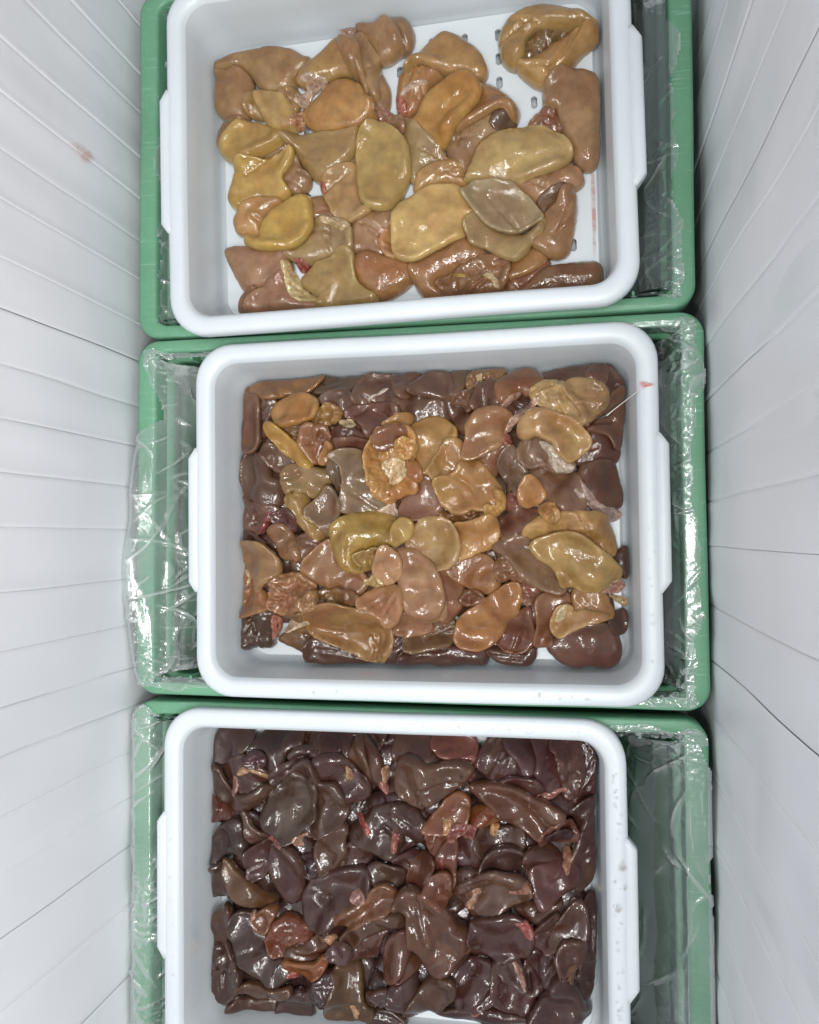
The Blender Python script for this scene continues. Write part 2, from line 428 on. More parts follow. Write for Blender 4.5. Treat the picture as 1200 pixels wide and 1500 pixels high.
make_crate(*CR[3], 'green plastic crate under the white tray of darkest brown livers', 3)

# ------------------------------------------------------------------ white trays
HX, HY, DEPTH = 0.242, 0.189, 0.080
INS_TOP, INS_FLOOR = 0.0195, 0.0290
TR = {}
def slot_plate():
    """raised false bottom with rows of drain slots, each slot a real hole"""
    hx, hy = HX - INS_FLOOR - 0.0065, HY - INS_FLOOR - 0.0065
    px, py = 0.0362, 0.0262
    nx, ny = int(2 * hx // px), int(2 * hy // py)
    V = []; Fc = []; idx = {}
    def vid(x, y, z):
        k = (round(x, 5), round(y, 5), round(z, 5))
        if k not in idx: idx[k] = len(V); V.append((x, y, z))
        return idx[k]
    top, bot = 0.0, -0.0030
    gx, gy = nx * px / 2, ny * py / 2
    K = 20
    for i in range(nx):
        for j in range(ny):
            cx, cy = -gx + (i + .5) * px, -gy + (j + .5) * py
            R, L = 0.0034, 0.0034
            inner = []; outer = []
            for k in range(K):
                a = 2 * math.pi * (k + .5) / K
                ca, sa = math.cos(a), math.sin(a)
                inner.append((cx + R * ca, cy + R * sa + (L if sa > 0 else -L)))
                m = max(abs(ca) / (px / 2), abs(sa) / (py / 2))
                outer.append((cx + ca / m, cy + sa / m))
            if (i % 2 == 1 and False): continue
            ii = [vid(x, y, top) for x, y in inner]; oo = [vid(x, y, top) for x, y in outer]
            dd = [vid(x, y, bot) for x, y in inner]
            cn = [vid(cx + sx * px / 2, cy + sy * py / 2, top) for sx, sy in ((1, 1), (-1, 1), (-1, -1), (1, -1))]
            for k in range(K):
                q = (k + 1) % K
                a0 = 2 * math.pi * (k + .5) / K; 
                # corner of the cell between outer k and q?
                ox, oy = outer[k]; qx, qy = outer[q]
                if abs(ox - qx) > 1e-6 and abs(oy - qy) > 1e-6:
                    c = min(cn, key=lambda n_: math.hypot(V[n_][0] - (ox + qx) / 2, V[n_][1] - (oy + qy) / 2))
                    Fc.append((ii[k], oo[k], c, oo[q], ii[q]))
                else: Fc.append((ii[k], oo[k], oo[q], ii[q]))
                Fc.append((ii[q], dd[q], dd[k], ii[k]))
    # plain margin round the slots, with rounded corners, and a skirt
    ring = rrect(hx, hy, 0.022); n = len(ring)
    r0 = [vid(x, y, top - 0.0001) for x, y in ring]; r1 = [vid(x * 1.004, y * 1.004, top - 0.0012) for x, y in ring]; r2 = [vid(x * 1.004, y * 1.004, bot) for x, y in ring]
    inn = []
    for x, y in ring:
        s = min(gx / max(abs(x), 1e-6), gy / max(abs(y), 1e-6)); inn.append(vid(x * s, y * s, top - 0.0001))
    for i in range(n):
        q = (i + 1) % n
        if inn[i] != inn[q]: Fc.append((r0[i], r0[q], inn[q], inn[i]))
        else: Fc.append((r0[i], r0[q], inn[i]))
        Fc.append((r1[i], r1[q], r0[q], r0[i])); Fc.append((r2[i], r2[q], r1[q], r1[i]))
    return pydata('drain_plate', V, Fc, False)
PLATE = slot_plate()
def handle_mesh(L=0.143):
    """the widened lip in the middle of a short side"""
    V = []; Fc = []
    prof = [(-0.006, -0.0165), (0.0075, -0.0165), (0.0088, -0.013), (0.0088, -0.0045), (0.0078, -0.0022), (0.0055, -0.0011), (-0.006, -0.0011)]
    ends = [(-L / 2 - 0.006, 0.0), (-L / 2, 0.6), (-L / 2 + 0.005, 1.0), (0, 1.0), (L / 2 - 0.005, 1.0), (L / 2, 0.6), (L / 2 + 0.006, 0.0)]
    for y, s in ends:
        for x, z in prof: V.append((x * s if x > 0 else x, y, z))
    n = len(prof)
    for j in range(len(ends) - 1):
        for i in range(n):
            a = j * n + i; b2 = j * n + (i + 1) % n
            Fc.append((a, b2, b2 + n, a + n))
    Fc.append(tuple(range(n))[::-1]); Fc.append(tuple(range((len(ends) - 1) * n, len(ends) * n)))
    return pydata('handle', V, Fc)
HANDLE = handle_mesh()
def make_tray(idx, cx, cy, zr, rot, label, seed):
    t = link('plastic_tray', None, loc=(cx, cy, zr)); t.rotation_euler.z = math.radians(rot)
    t.empty_display_size = 0.05
    tag(t, label, 'tray', 'white trays of livers')
    zf = -DEPTH
    wp = 0.0008
    link('tub', shell('tray_tub', HX, HY, [(INS_TOP + 0.006, -0.003, 0.030), (INS_TOP + 0.001, -0.0075, 0.026), (INS_TOP + 0.0045, -0.030, 0.026), (INS_FLOOR - 0.005, zf + 0.010, 0.026), (INS_FLOOR - 0.0022, zf + 0.003, 0.025), (INS_FLOOR - 0.001, zf - 0.005, 0.024), (INS_FLOOR + 0.006, zf - 0.007, 0.022)][1:], True, wp, seed), M_TRAY, t)
    link('rim', shell('tray_rim', HX, HY, [(0.0045, -0.0170, 0.036), (0.0008, -0.0175, 0.040), (0.0, -0.015, 0.040), (0.0, -0.0055, 0.040), (0.0012, -0.0024, 0.040), (0.0040, -0.0006, 0.038), (0.0075, 0, 0.036), (0.0125, 0, 0.032), (0.0160, -0.0010, 0.030), (0.0185, -0.0032, 0.028), (INS_TOP + 0.0011, -0.0075, 0.026)], False, wp, seed), M_TRAY, t)
    # outside of the tub, seen from the side
    link('tub_underside', shell('tray_underside', HX, HY, [(0.0145, -0.006, 0.030), (0.0205, -0.030, 0.028), (0.0215, zf - 0.015, 0.026), (0.028, zf - 0.018, 0.022)], True, wp, seed), M_TRAY, t)
    link('drain_plate', PLATE, M_TRAY, t, (0, 0, zf + 0.0062))
    for s in (-1, 1):
        o = link('handle', HANDLE, M_TRAY, t, (s * HX, 0.0, 0)); o.rotation_euler.z = 0 if s > 0 else math.pi
    TR[idx] = (cx, cy, zr, math.radians(rot), t)
    return t
def plane_mid(u0, v0, u1, v1, z):
    a = un(u0, v0, z); b2 = un(u1, v1, z); return (a + b2) / 2
make_tray(1, -0.0115, 0.3810, 0.264, 1.1, 'white plastic tray of loosely spread yellow livers with its drain slots showing', 21)
make_tray(2, 0.0095, -0.0050, 0.239, 0.3, 'white plastic tray in the middle, heaped with mixed tan and brown livers', 22)
make_tray(3, -0.0260, -0.3965, 0.239, 0.2, 'white plastic tray filled with the darkest brown livers, nearest the bottom', 23)
# ------------------------------------------------------------------ liver builder: soft lobes that drape over what already lies in the tray
CROP = dict(A=(300, 0), B=(580, 0), C=(300, 220), D=(580, 220), E=(330, 530), F=(620, 530), G=(330, 750), H=(620, 750),
            I=(290, 1060), J=(580, 1060), K=(290, 1260), L=(580, 1260))
RES = 0.0012
class Field:
    """height of the heap inside one tray, in the tray's own axes"""
    def __init__(s, idx):
        cx, cy, zr, rot, t = TR[idx]
        s.cx, s.cy, s.zr, s.rot = cx, cy, zr, rot
        s.ca, s.sa = math.cos(rot), math.sin(rot)
        s.hx, s.hy = HX - 0.020, HY - 0.020
        s.nx, s.ny = int(2 * s.hx / RES) + 1, int(2 * s.hy / RES) + 1
        s.z0 = zr - DEPTH + 0.0066
        s.H = np.full((s.ny, s.nx), s.z0)
    def loc(s, xy):
        d = xy - np.array([s.cx, s.cy]); return np.stack([d[..., 0] * s.ca + d[..., 1] * s.sa, -d[..., 0] * s.sa + d[..., 1] * s.ca], -1)
    def wld(s, p):
        return np.stack([p[..., 0] * s.ca - p[..., 1] * s.sa + s.cx, p[..., 0] * s.sa + p[..., 1] * s.ca + s.cy], -1)
    def clamp(s, p, z):
        f = np.clip((s.zr - z) / DEPTH, 0, 1)
        ins = np.interp(f * DEPTH, [0, 0.0075, 0.030, 0.070, 0.077, 0.08], [INS_TOP + 0.002, INS_TOP + 0.001, INS_TOP + 0.0045, INS_FLOOR - 0.005, INS_FLOOR - 0.0022, INS_FLOOR + 0.002])
        ix = HX - ins - 0.0016 - 0.0016 * (1 + vnoise(p[..., 1] * 70, p[..., 0] * 9, 41))
        iy = HY - ins - 0.0016 - 0.0016 * (1 + vnoise(p[..., 0] * 70, p[..., 1] * 9, 42))
        q = p.copy()
        q[..., 0] = np.clip(q[..., 0], -ix, ix); q[..., 1] = np.clip(q[..., 1], -iy, iy)
        r = 0.024                                    # rounded corners
        ex = np.abs(q[..., 0]) - (ix - r); ey = np.abs(q[..., 1]) - (iy - r)
        h = np.hypot(ex, ey); m = (ex > 0) & (ey > 0) & (h > r)
        k = np.where(m, r / np.maximum(h, 1e-9), 1.0)
        q[..., 0] = np.where(m, np.sign(q[..., 0]) * (ix - r + ex * k), q[..., 0])
        q[..., 1] = np.where(m, np.sign(q[..., 1]) * (iy - r + ey * k), q[..., 1])
        return q
    def samp(s, G, p, off=(0, 0)):
        fx = np.clip((p[..., 0] + s.hx) / RES - off[0], 0, G.shape[1] - 1.001); fy = np.clip((p[..., 1] + s.hy) / RES - off[1], 0, G.shape[0] - 1.001)
        i = fx.astype(int); j = fy.astype(int); a = fx - i; b2 = fy - j
        return G[j, i] * (1 - a) * (1 - b2) + G[j, i + 1] * a * (1 - b2) + G[j + 1, i] * (1 - a) * b2 + G[j + 1, i + 1] * a * b2

def blur(G, r):
    n = max(1, int(r / RES))
    for _ in range(2):
        for ax in (0, 1):
            pad = [(0, 0), (0, 0)]; pad[ax] = (n + 1, n)
            c = np.cumsum(np.pad(G, pad, mode='edge'), axis=ax)
            w_ = 2 * n + 1
            G = (c[w_:] - c[:-w_]) / w_ if ax == 0 else (c[:, w_:] - c[:, :-w_]) / w_
    return G

def spline(P, n):
    P = np.array(P, float); m = len(P); out = []
    for i in range(m):
        p0, p1, p2, p3 = P[i - 1], P[i], P[(i + 1) % m], P[(i + 2) % m]
        for k in range(8):
            t = k / 8
            out.append(0.5 * ((2 * p1) + (-p0 + p2) * t + (2 * p0 - 5 * p1 + 4 * p2 - p3) * t * t + (-p0 + 3 * p1 - 3 * p2 + p3) * t ** 3))
    out = np.array(out); L = np.r_[0, np.cumsum(np.hypot(*np.diff(np.vstack([out, out[:1]]), axis=0).T))]
    s = np.linspace(0, L[-1], n, endpoint=False); Q = np.vstack([out, out[:1]])
    return np.stack([np.interp(s, L, Q[:, 0]), np.interp(s, L, Q[:, 1])], -1)

def seg_dist(P, Q, closed=True):
    """distance of points P to the polyline Q"""
    A = Q; B = np.roll(Q, -1, 0)
    if not closed: A, B = Q[:-1], Q[1:]
    d = np.full(len(P), 1e9)
    for a, b2 in zip(A, B):
        v = b2 - a; L = v @ v + 1e-14
        t = np.clip(((P - a) @ v) / L, 0, 1)
        d = np.minimum(d, np.hypot(*(P - a - t[:, None] * v).T))
    return d
def inside(P, Q):
    c = np.zeros(len(P), bool); x, y = P[:, 0], P[:, 1]
    A = Q; B = np.roll(Q, -1, 0)
    for a, b2 in zip(A, B):
        m = (a[1] > y) != (b2[1] > y)
        with np.errstate(divide='ignore', invalid='ignore'):
            xi = (b2[0] - a[0]) * (y - a[1]) / (b2[1] - a[1]) + a[0]
        c ^= m & (x < xi)
    return c

SEED = [1]; LAST = [None, None]
GROW = {1: 0.0026, 2: 0.0028, 3: 0.0026}
def lobe_mesh(fd, crop, pts, T, rag=0.0, R=None, creases=None, world=False, sink=0.0, drape=0.007, wrinkle=1.0, lift=0.0, grow=0.0, lip=None, edge=0.0020, tilt_amp=0.03, dome=0.20):
    SEED[0] += 1; sd = SEED[0]; rng = np.random.RandomState(sd)
    if isinstance(pts, str):
        P = np.array([[float(a) for a in q.split(',')] for q in pts.split()])
        P = P / 4 + np.array(CROP[crop])
    else: P = np.array(pts, float)
    O = spline(P, 64)
    if world: loc = O
    else:
        z = fd.z0 + T
        for _ in range(3):
            loc = fd.loc(un(O[:, 0], O[:, 1], z))
            z = float(np.mean(fd.samp(fd.H, fd.clamp(loc, z)))) + 0.6 * T
        loc = fd.clamp(loc, z)
    per = float(np.sum(np.hypot(*(loc - np.roll(loc, 1, 0)).T)))
    n = int(np.clip(per / 0.0021, 28, 130))
    loc = spline(loc[:: 2], n)
    if np.sum(loc[:, 0] * np.roll(loc[:, 1], -1) - np.roll(loc[:, 0], -1) * loc[:, 1]) < 0: loc = loc[::-1].copy()
    # slightly irregular outline, more so on torn pieces
    ang = np.arange(n)
    nrm = np.roll(loc, -1, 0) - np.roll(loc, 1, 0); nrm = np.stack([nrm[:, 1], -nrm[:, 0]], -1); nrm /= np.linalg.norm(nrm, axis=1)[:, None] + 1e-9
    loc = loc + nrm * (grow + 0.0007 * vnoise(loc[:, 0] * 90, loc[:, 1] * 90, sd + 7) + (0.0003 + 0.0016 * rag) * vnoise(loc[:, 0] * 260, loc[:, 1] * 260, sd))[:, None]
    if not world: loc = fd.clamp(loc, z)
    lo = loc.min(0) - 0.012; hi = loc.max(0) + 0.012
    i0 = max(0, int((lo[0] + fd.hx) / RES)); i1 = min(fd.nx, int((hi[0] + fd.hx) / RES) + 2)
    j0 = max(0, int((lo[1] + fd.hy) / RES)); j1 = min(fd.ny, int((hi[1] + fd.hy) / RES) + 2)
    sub = fd.H[j0:j1, i0:i1]
    gx, gy = np.meshgrid(np.arange(i0, i1) * RES - fd.hx, np.arange(j0, j1) * RES - fd.hy)
    GP = np.stack([gx.ravel(), gy.ravel()], -1)
    ins = inside(GP, loc); D = np.zeros(len(GP)); D[ins] = seg_dist(GP[ins], loc)
    dmax = max(D.max(), 0.0015)
    T = min(T, dmax * 1.15 + 0.0015)
    Rr = min(R if R else 0.0105, dmax)
    lipa = (rng.choice([0, 0.0012, 0.0020, 0.0028, 0.0034]) if lip is None else lip) if dmax > 0.006 else 0.0; lph = rng.uniform(0, 6.28)
    base = blur(sub, drape) - sink
    # do not let a light piece hang in mid air: follow the heap's hollows partly
    base = 0.75 * base + 0.25 * np.minimum(base, blur(sub, 0.003)) + lift
    # crease lines from the edge inwards
    cl = []
    k = creases if creases is not None else rng.choice([0, 1, 1, 2, 2, 3])
    if dmax < 0.009 and creases is None: k = min(k, 1)
    ctr = GP[np.argmax(D)]
    for _ in range(k):
        a = loc[rng.randint(n)]; e = ctr + rng.randn(2) * dmax * 0.35
        mid = (a + e) / 2 + rng.randn(2) * dmax * 0.22
        tt = np.linspace(0, 1, 9)[:, None]
        cl.append(((1 - tt) ** 2 * a + 2 * tt * (1 - tt) * mid + tt ** 2 * e, rng.uniform(0.0014, 0.0040) * wrinkle, rng.uniform(0.0011, 0.0022)))
    tilt = rng.randn(2) * tilt_amp; tilt *= min(1.0, 0.0065 / (np.abs((loc - ctr) @ tilt).max() + 1e-9))
    def top(P, d, raw=False):
        b2 = fd.samp(base, P, (i0, j0))
        h = fd.samp(sub, P, (i0, j0))
        q = np.clip(d / Rr, 0, 1)
        e0 = min(edge, 0.35 * T)
        t = e0 * np.sqrt(np.clip(d / 0.0012, 0.02, 1)) + (T - e0) * (1 - (1 - q) ** 2.4) ** 0.62
        dm = dome * T * np.clip(d / dmax, 0, 1) ** 1.2
        t = t * (1.0 - max(0.0, dome) * 0.8) + dm
        if lipa > 0:
            an = np.arctan2(P[:, 1] - ctr[1], P[:, 0] - ctr[0]); t = t + lipa * np.clip(np.cos(an - lph) * 1.4 - 0.2, 0, 1) * np.exp(-((d - 0.0016) / 0.0013) ** 2)
        fade = np.clip(d / 0.006, 0, 1)
        t = t + ((P - ctr) @ tilt) + 0.0009 * wrinkle * vnoise(P[:, 0] * 55, P[:, 1] * 55, sd + 6) * np.clip(T / 0.01, 0.3, 1) + fade * (0.0022 * wrinkle * vnoise(P[:, 0] * 38, P[:, 1] * 38, sd) + 0.0007 * wrinkle * vnoise(P[:, 0] * 110, P[:, 1] * 110, sd + 1))
        for C_, dep, wd in cl:
            dd = seg_dist(P, C_, False); t = t - dep * np.exp(-(dd / wd) ** 2) * np.clip(T / 0.010, 0.3, 1.0) + 0.35 * dep * np.exp(-((dd - 2.2 * wd) / (1.4 * wd)) ** 2) * fade
        if rag > 0:
            r1 = np.abs(vnoise(P[:, 0] * 130, P[:, 1] * 130, sd + 2)); r2 = vnoise(P[:, 0] * 380, P[:, 1] * 380, sd + 3); r3 = vnoise(P[:, 0] * 75, P[:, 1] * 75, sd + 4)
            t = t + rag * (0.0058 * (r1 - 0.3) + 0.0009 * r2 + 0.0036 * r3) * np.clip(d / 0.0025, 0.2, 1)
        zt = b2 + t
        cl_ = h + np.minimum(0.0007 + 0.10 * t, 0.0022) * np.clip(d / 0.002, 0.25, 1)
        if raw: return zt, cl_
        # where something below would poke through, rise over it in a soft swell
        zt = zt + fd.samp(swell, P, (i0, j0))
        return np.maximum(zt, np.minimum(cl_, h + 0.0006))
    za, zc = top(GP[ins], D[ins], True); ex = np.zeros(len(GP)); ex[ins] = np.clip(zc - za, 0, 0.03)
    swell = np.maximum(blur(ex.reshape(sub.shape), 0.0045) * 1.7, blur(ex.reshape(sub.shape), 0.0022))
    # vertices: outline, two rings just inside it, a hexagonal fill
    step = 0.0017 if rag > 0.2 else 0.0026
    if dmax < 0.006: step = 0.0016
    pts2 = [loc]
    for off in (0.0006, 0.0017):
        if dmax > off * 2.2:
            q = loc - nrm * off
            ok = inside(q, loc); dq = np.zeros(len(q)); dq[ok] = seg_dist(q[ok], loc)
            pts2.append(q[ok & (dq > off * 0.75)])
    hx_, hy_ = np.meshgrid(np.arange(lo[0], hi[0], step), np.arange(lo[1], hi[1], step * 0.866))
    hx_[1::2] += step / 2
    hp = np.stack([hx_.ravel(), hy_.ravel()], -1) + rng.uniform(-0.2, 0.2, (hx_.size, 2)) * step
    hp = hp[inside(hp, loc)]
    if len(hp):
        dh = seg_dist(hp, loc); hp = hp[dh > 0.0024 if dmax > 0.004 else dh > 0.0008]
    AP = np.vstack(pts2 + [hp]) if len(hp) else np.vstack(pts2)
    vs, es, fs, *_ = geometry.delaunay_2d_cdt([Vector(p) for p in AP], [(i, (i + 1) % n) for i in range(n)], [], 1, 1e-6)
    V2 = np.array([[v.x, v.y] for v in vs])
    dv = seg_dist(V2, loc)
    zt = top(V2, dv)
    # boundary loop for the underside
    cnt = {}
    for f in fs:
        f = list(f)
        for a, b2 in zip(f, f[1:] + f[:1]): cnt[(a, b2)] = 1
    bd = [(a, b2) for (a, b2) in cnt if (b2, a) not in cnt]
    nv = len(V2)
    V = [(p[0], p[1], z_) for p, z_ in zip(V2, zt)]
    Fc = [tuple(f) for f in fs]
    low = {}
    cN = V2.mean(0)
    for a, b2 in bd:
        for q in (a, b2):
            if q not in low:
                low[q] = len(V)
                p = V2[q] + (ctr - V2[q]) / (np.linalg.norm(ctr - V2[q]) + 1e-9) * min(0.0026, dmax * 0.35)
                V.append((p[0], p[1], zt[q] - 0.0030))
    for a, b2 in bd: Fc.append((b2, a, low[a], low[b2]))
    # the underside repeats the upper face a little lower
    for q in range(nv):
        if q not in low: low[q] = len(V); V.append((V2[q][0], V2[q][1], zt[q] - 0.0032))
    for f in fs: Fc.append(tuple(low[q] for q in reversed(list(f))))
    # raise the heap
    gt = np.full(len(GP), -1e9); gt[ins] = top(GP[ins], D[ins])
    fd.H[j0:j1, i0:i1] = np.maximum(sub, gt.reshape(sub.shape))
    V = np.array(V); wxy = fd.wld(V[:, :2]); c0 = fd.wld(ctr[None])[0]
    zb = float(V[:, 2].min())
    W = np.stack([wxy[:, 0] - c0[0], wxy[:, 1] - c0[1], V[:, 2] - zb], -1)
    me = pydata('lobe', W, Fc)
    e = np.zeros(len(V)); e[:nv] = np.exp(-dv / 0.0022); e[nv:] = 1
    at = me.attributes.new('edge', 'FLOAT', 'POINT'); at.data.foreach_set('value', e)
    r_ = np.zeros(len(V)); r_[:] = min(1.0, rag * 1.2)
    at = me.attributes.new('rag', 'FLOAT', 'POINT'); at.data.foreach_set('value', r_)
    LAST[:] = [(i0, i1, j0, j1), gt.reshape(sub.shape)]
    return me, (float(c0[0]), float(c0[1]), zb)

def P(crop, col, pts, T=None, rag=0.0, part='lobe', **kw):
    return dict(crop=crop, col=col, pts=pts, T=T, rag=rag, part=part, kw=kw)
LIVERS = {1: [], 2: [], 3: []}
def liver(tray, layer, label, *parts):
    LIVERS[tray].append((layer, label, parts))

TRAYNAME = {1: 'upper tray', 2: 'middle tray', 3: 'lower tray'}
TDEF = {1: 0.0165, 2: 0.0088, 3: 0.0092}
PT = dict(lobe=None, connective_tissue=0.0035, fat=0.0040)
crng = random.Random(5)
def flesh(c, tray, tissue=False):
    """traced colours include the wet sheen: take that off again"""
    if tray == 2 and not tissue: c = tuple(0.86 * x + 0.14 * y for x, y in zip(c, (132, 94, 64)))
    m = sum(c) / 3.0; q = min(1.0, max(0.0, (m - 65) / 60.0)); s, v = ((0.95, 0.91), (1.08 - 0.10 * q, 0.78 + 0.14 * q), (1.10, 0.64))[tray - 1]
    if tissue: s, v = ((0.85, 0.86), (0.80, 0.88), (0.58, 0.80))[tray - 1]
    return lin(tuple(max(4, min(250, (m + (x - m) * s) * v * k)) for x, k in zip(c, ((1.0, 1.0, 0.94), (1.0, 0.98, 0.91), (1.06, 0.905, 0.86))[tray - 1])))
def build_livers(tray, fd):
    for layer, label, parts in sorted(LIVERS[tray], key=lambda q: q[0]):
        full = label if 'tray' in label else label + ', ' + TRAYNAME[tray]
        grp = 'livers in the ' + TRAYNAME[tray]
        made = []
        for p in parts:
            T = p['T'] or PT.get(p['part']) or TDEF[tray]
            if tray > 1 and p['part'] == 'lobe' and T < 0.0165: T = 0.0045 + 0.5 * T
            kw = dict(p['kw'])
            kw.setdefault('grow', GROW[tray] if p['part'] == 'lobe' else -0.0002)
            if p['part'] == 'lobe' and tray == 1: kw.setdefault('edge', 0.0030); kw.setdefault('R', 0.0115)
            if p['part'] == 'lobe' and tray > 1:
                if p['rag'] == 0 and kw.get('creases') != 0: p['rag'] = crng.uniform(0.03, 0.15)
                kw.setdefault('tilt_amp', 0.16); kw.setdefault('lift', 0.0014); kw.setdefault('dome', crng.choice([-0.12, 0.0, 0.08, 0.18, 0.22])); kw.setdefault('R', crng.choice([0.0050, 0.0065, 0.0085, 0.0105])); kw.setdefault('edge', crng.choice([0.0020, 0.0030, 0.0036]))
            if p['part'] != 'lobe': kw.setdefault('R', 0.008); kw.setdefault('wrinkle', 1.5); kw.setdefault('edge', 0.0005); kw.setdefault('sink', 0.0014); kw.setdefault('drape', 0.004); kw.setdefault('creases', 1); p['rag'] = p['rag'] or 0.25
            me, loc = lobe_mesh(fd, p['crop'], p['pts'], T, p['rag'], **kw)
            made.append((p, me, loc))
        if len(made) == 1:
            p, me, loc = made[0]
            o = link('liver', me, M_LIVER, None, loc, flesh(p['col'], tray)); tag(o, full, 'liver', grp)
        else:
            l0 = made[0][2]
            t = link('liver', None, loc=l0); t.empty_display_size = 0.01; tag(t, full, 'liver', grp)
            for p, me, loc in made:
                o = link(p['part'], me, M_LIVER if p['part'] == 'lobe' else M_TISSUE, t, tuple(a - b2 for a, b2 in zip(loc, l0)), flesh(p['col'], tray, p['part'] != 'lobe'))
                me.name = p['part']
# ================================================================== UPPER TRAY
PINK = (186, 144, 128); CREAM = (214, 186, 148); RED = (178, 60, 60); WPINK = (204, 172, 154)
L1 = lambda layer, label, *p: liver(1, layer, label, *p)
L1(0, 'tan two-lobed liver in the back left corner, folded like an L',
   P('A', (150,116,76), '45,380 130,335 230,300 390,268 480,272 560,310 612,330 600,380 540,440 500,505 440,538 380,530 320,500 270,440 215,410 130,420 60,415', 0.020),
   P('A', (146,108,72), '48,415 120,420 190,400 232,420 262,470 262,540 245,600 230,680 180,690 110,668 60,640 40,560 44,480', 0.021, 0.06))
L1(0, 'small yellow-tan butterfly liver tucked below the L-shaped one',
   P('A', (150,115,70), '430,545 520,515 545,570 525,640 470,600', 0.012),
   P('A', (152,116,72), '240,600 270,550 330,540 345,600 340,670 250,655', 0.014, 0.2),
   P('A', (172,138,84), '300,545 420,543 480,590 522,650 532,710 500,748 420,752 362,715 330,660', 0.017))
L1(0, 'tan liver at the back edge with pink knot and leaf-shaped flap',
   P('A', (140,106,76), '1040,90 1120,100 1190,125 1215,200 1195,280 1150,300 1090,240', 0.017),
   P('A', (148,112,80), '930,520 1000,415 1050,460 1072,540 1062,640 1000,650 950,590', 0.013),
   P('A', (154,116,80), '890,100 940,65 1000,56 1050,85 1090,140 1142,210 1152,270 1100,310 1050,337 1010,330 1000,280 960,220 920,170 885,140', 0.021),
   P('A', (156,118,70), '550,480 565,440 600,390 650,330 720,250 780,208 850,230 920,310 945,410 890,442 810,428 740,452 680,475 600,490', 0.020),
   P('A', (146,110,72), '855,190 910,185 950,240 1002,320 1012,400 1002,480 1012,560 960,565 930,510 915,420 910,320 870,240', 0.014),
   P('A', (150,112,72), '782,195 840,205 890,250 908,330 922,440 938,540 900,470 850,400 812,320 788,250', 0.011),
   P('A', PINK, '783,150 840,120 890,145 902,180 850,202 800,182', part='connective_tissue', rag=0.5),
   P('A', (150,70,62), '820,90 890,80 880,130 830,125', 0.004, part='connective_tissue'))
L1(1, 'amber glossy liver with a pale pink sinew along its left side',
   P('A', (164,116,60), '580,650 620,600 680,535 740,480 820,462 900,505 945,570 992,610 988,680 930,740 860,762 720,767 640,747 588,700', 0.023, creases=0),
   P('A', WPINK, '565,475 640,448 720,465 705,500 645,520 620,550 580,545 590,500', rag=0.4, part='connective_tissue'),
   P('A', WPINK, '545,545 620,525 630,560 590,620 545,615 530,585', rag=0.4, part='connective_tissue'),
   P('A', (196,138,106), '530,645 580,630 585,720 545,752 500,722 515,680', rag=0.6, part='connective_tissue'))
L1(1, 'mustard yellow oval liver against the left wall, darker on its left end',
   P('A', (138,102,66), '58,800 90,725 150,702 240,698 170,770 90,850', 0.016),
   P('A', (134,98,62), '190,950 290,890 390,850 470,790 525,860 480,905 380,935 270,950', 0.013),
   P('A', (172,136,72), '70,860 120,770 200,702 300,705 400,755 470,782 430,840 370,870 280,905 200,952 130,925', 0.021, creases=0))
L1(1, 'khaki saddle-shaped liver in the left half between two yellow ones',
   P('A', (140,106,70), '820,962 895,830 905,950 880,980', 0.010),
   P('A', (158,128,80), '455,795 540,775 650,770 780,770 905,758 890,850 840,912 780,982 700,1042 640,1032 580,960 520,880', 0.019))
L1(2, 'upright khaki-yellow oval liver in the centre with a pink knot at its top',
   P('A', (150,122,82), '1150,700 1200,710 1260,760 1330,830 1400,900 1420,945 1320,960 1270,985 1230,1060 1190,1000 1180,880', 0.014),
   P('A', (140,104,76), '1055,690 1140,685 1165,720 1160,770 1090,760', 0.012),
   P('A', (166,136,80), '897,810 940,720 1000,693 1080,728 1150,790 1187,870 1187,960 1182,1020 1140,1100 1085,1200 1000,1212 940,1192 905,1120 890,1000', 0.021, creases=0),
   P('A', (184,136,120), '990,640 1050,615 1105,660 1060,702 1010,690', rag=0.5, part='connective_tissue'))
L1(1, 'jagged star-shaped yellow liver near the left wall with a small brown lobe',
   P('C', (144,108,74), '440,150 520,30 562,110 605,150 602,200 560,243 490,238 450,200', 0.015),
   P('C', (176,138,70), '150,150 172,90 200,58 260,56 330,62 430,40 518,3 492,85 440,150 468,205 486,252 420,272 330,275 250,300 195,330 125,285 135,220', 0.017))
L1(2, 'plump pair of yellow lobes at the left wall, lowest yellow one there',
   P('C', (166,120,70), '163,400 200,340 250,300 340,280 440,290 400,330 345,390 310,480 240,485 185,475 168,440', 0.019),
   P('C', (178,140,66), '300,500 340,400 400,330 480,268 540,243 592,262 612,340 617,420 590,490 520,552 430,572 300,562 220,520 240,485', 0.023, creases=0))
L1(1, 'bent khaki liver with a torn crease below the upright oval one',
   P('C', (164,126,82), '668,190 720,130 800,82 890,78 900,200 920,270 972,330 930,382 850,412 800,412 760,380 735,330 700,260', 0.017, creases=2),
   P('C', (190,110,90), '672,195 700,185 710,240 690,255', 0.004, part='connective_tissue'))
L1(0, 'small tan scrap beside the plump yellow pair',
   P('C', (156,116,80), '600,290 690,265 755,370 700,405 620,425 598,350', 0.014))
L1(1, 'wrinkled grey-khaki liver with a cream strip of fat on its upper edge',
   P('C', (150,122,84), '478,590 560,530 640,420 690,388 830,430 862,500 852,592 760,600 700,622 640,645 540,645 488,612', 0.016, creases=3),
   P('C', CREAM, '668,380 740,373 790,410 852,428 842,458 790,467 730,432 680,412', rag=0.5, part='fat'))
L1(0, 'pinkish brown square liver left of the large pale yellow one',
   P('C', (148,108,78), '855,425 960,338 1095,338 1105,420 1055,480 1042,560 1048,614 930,602 858,605 848,520', 0.017))
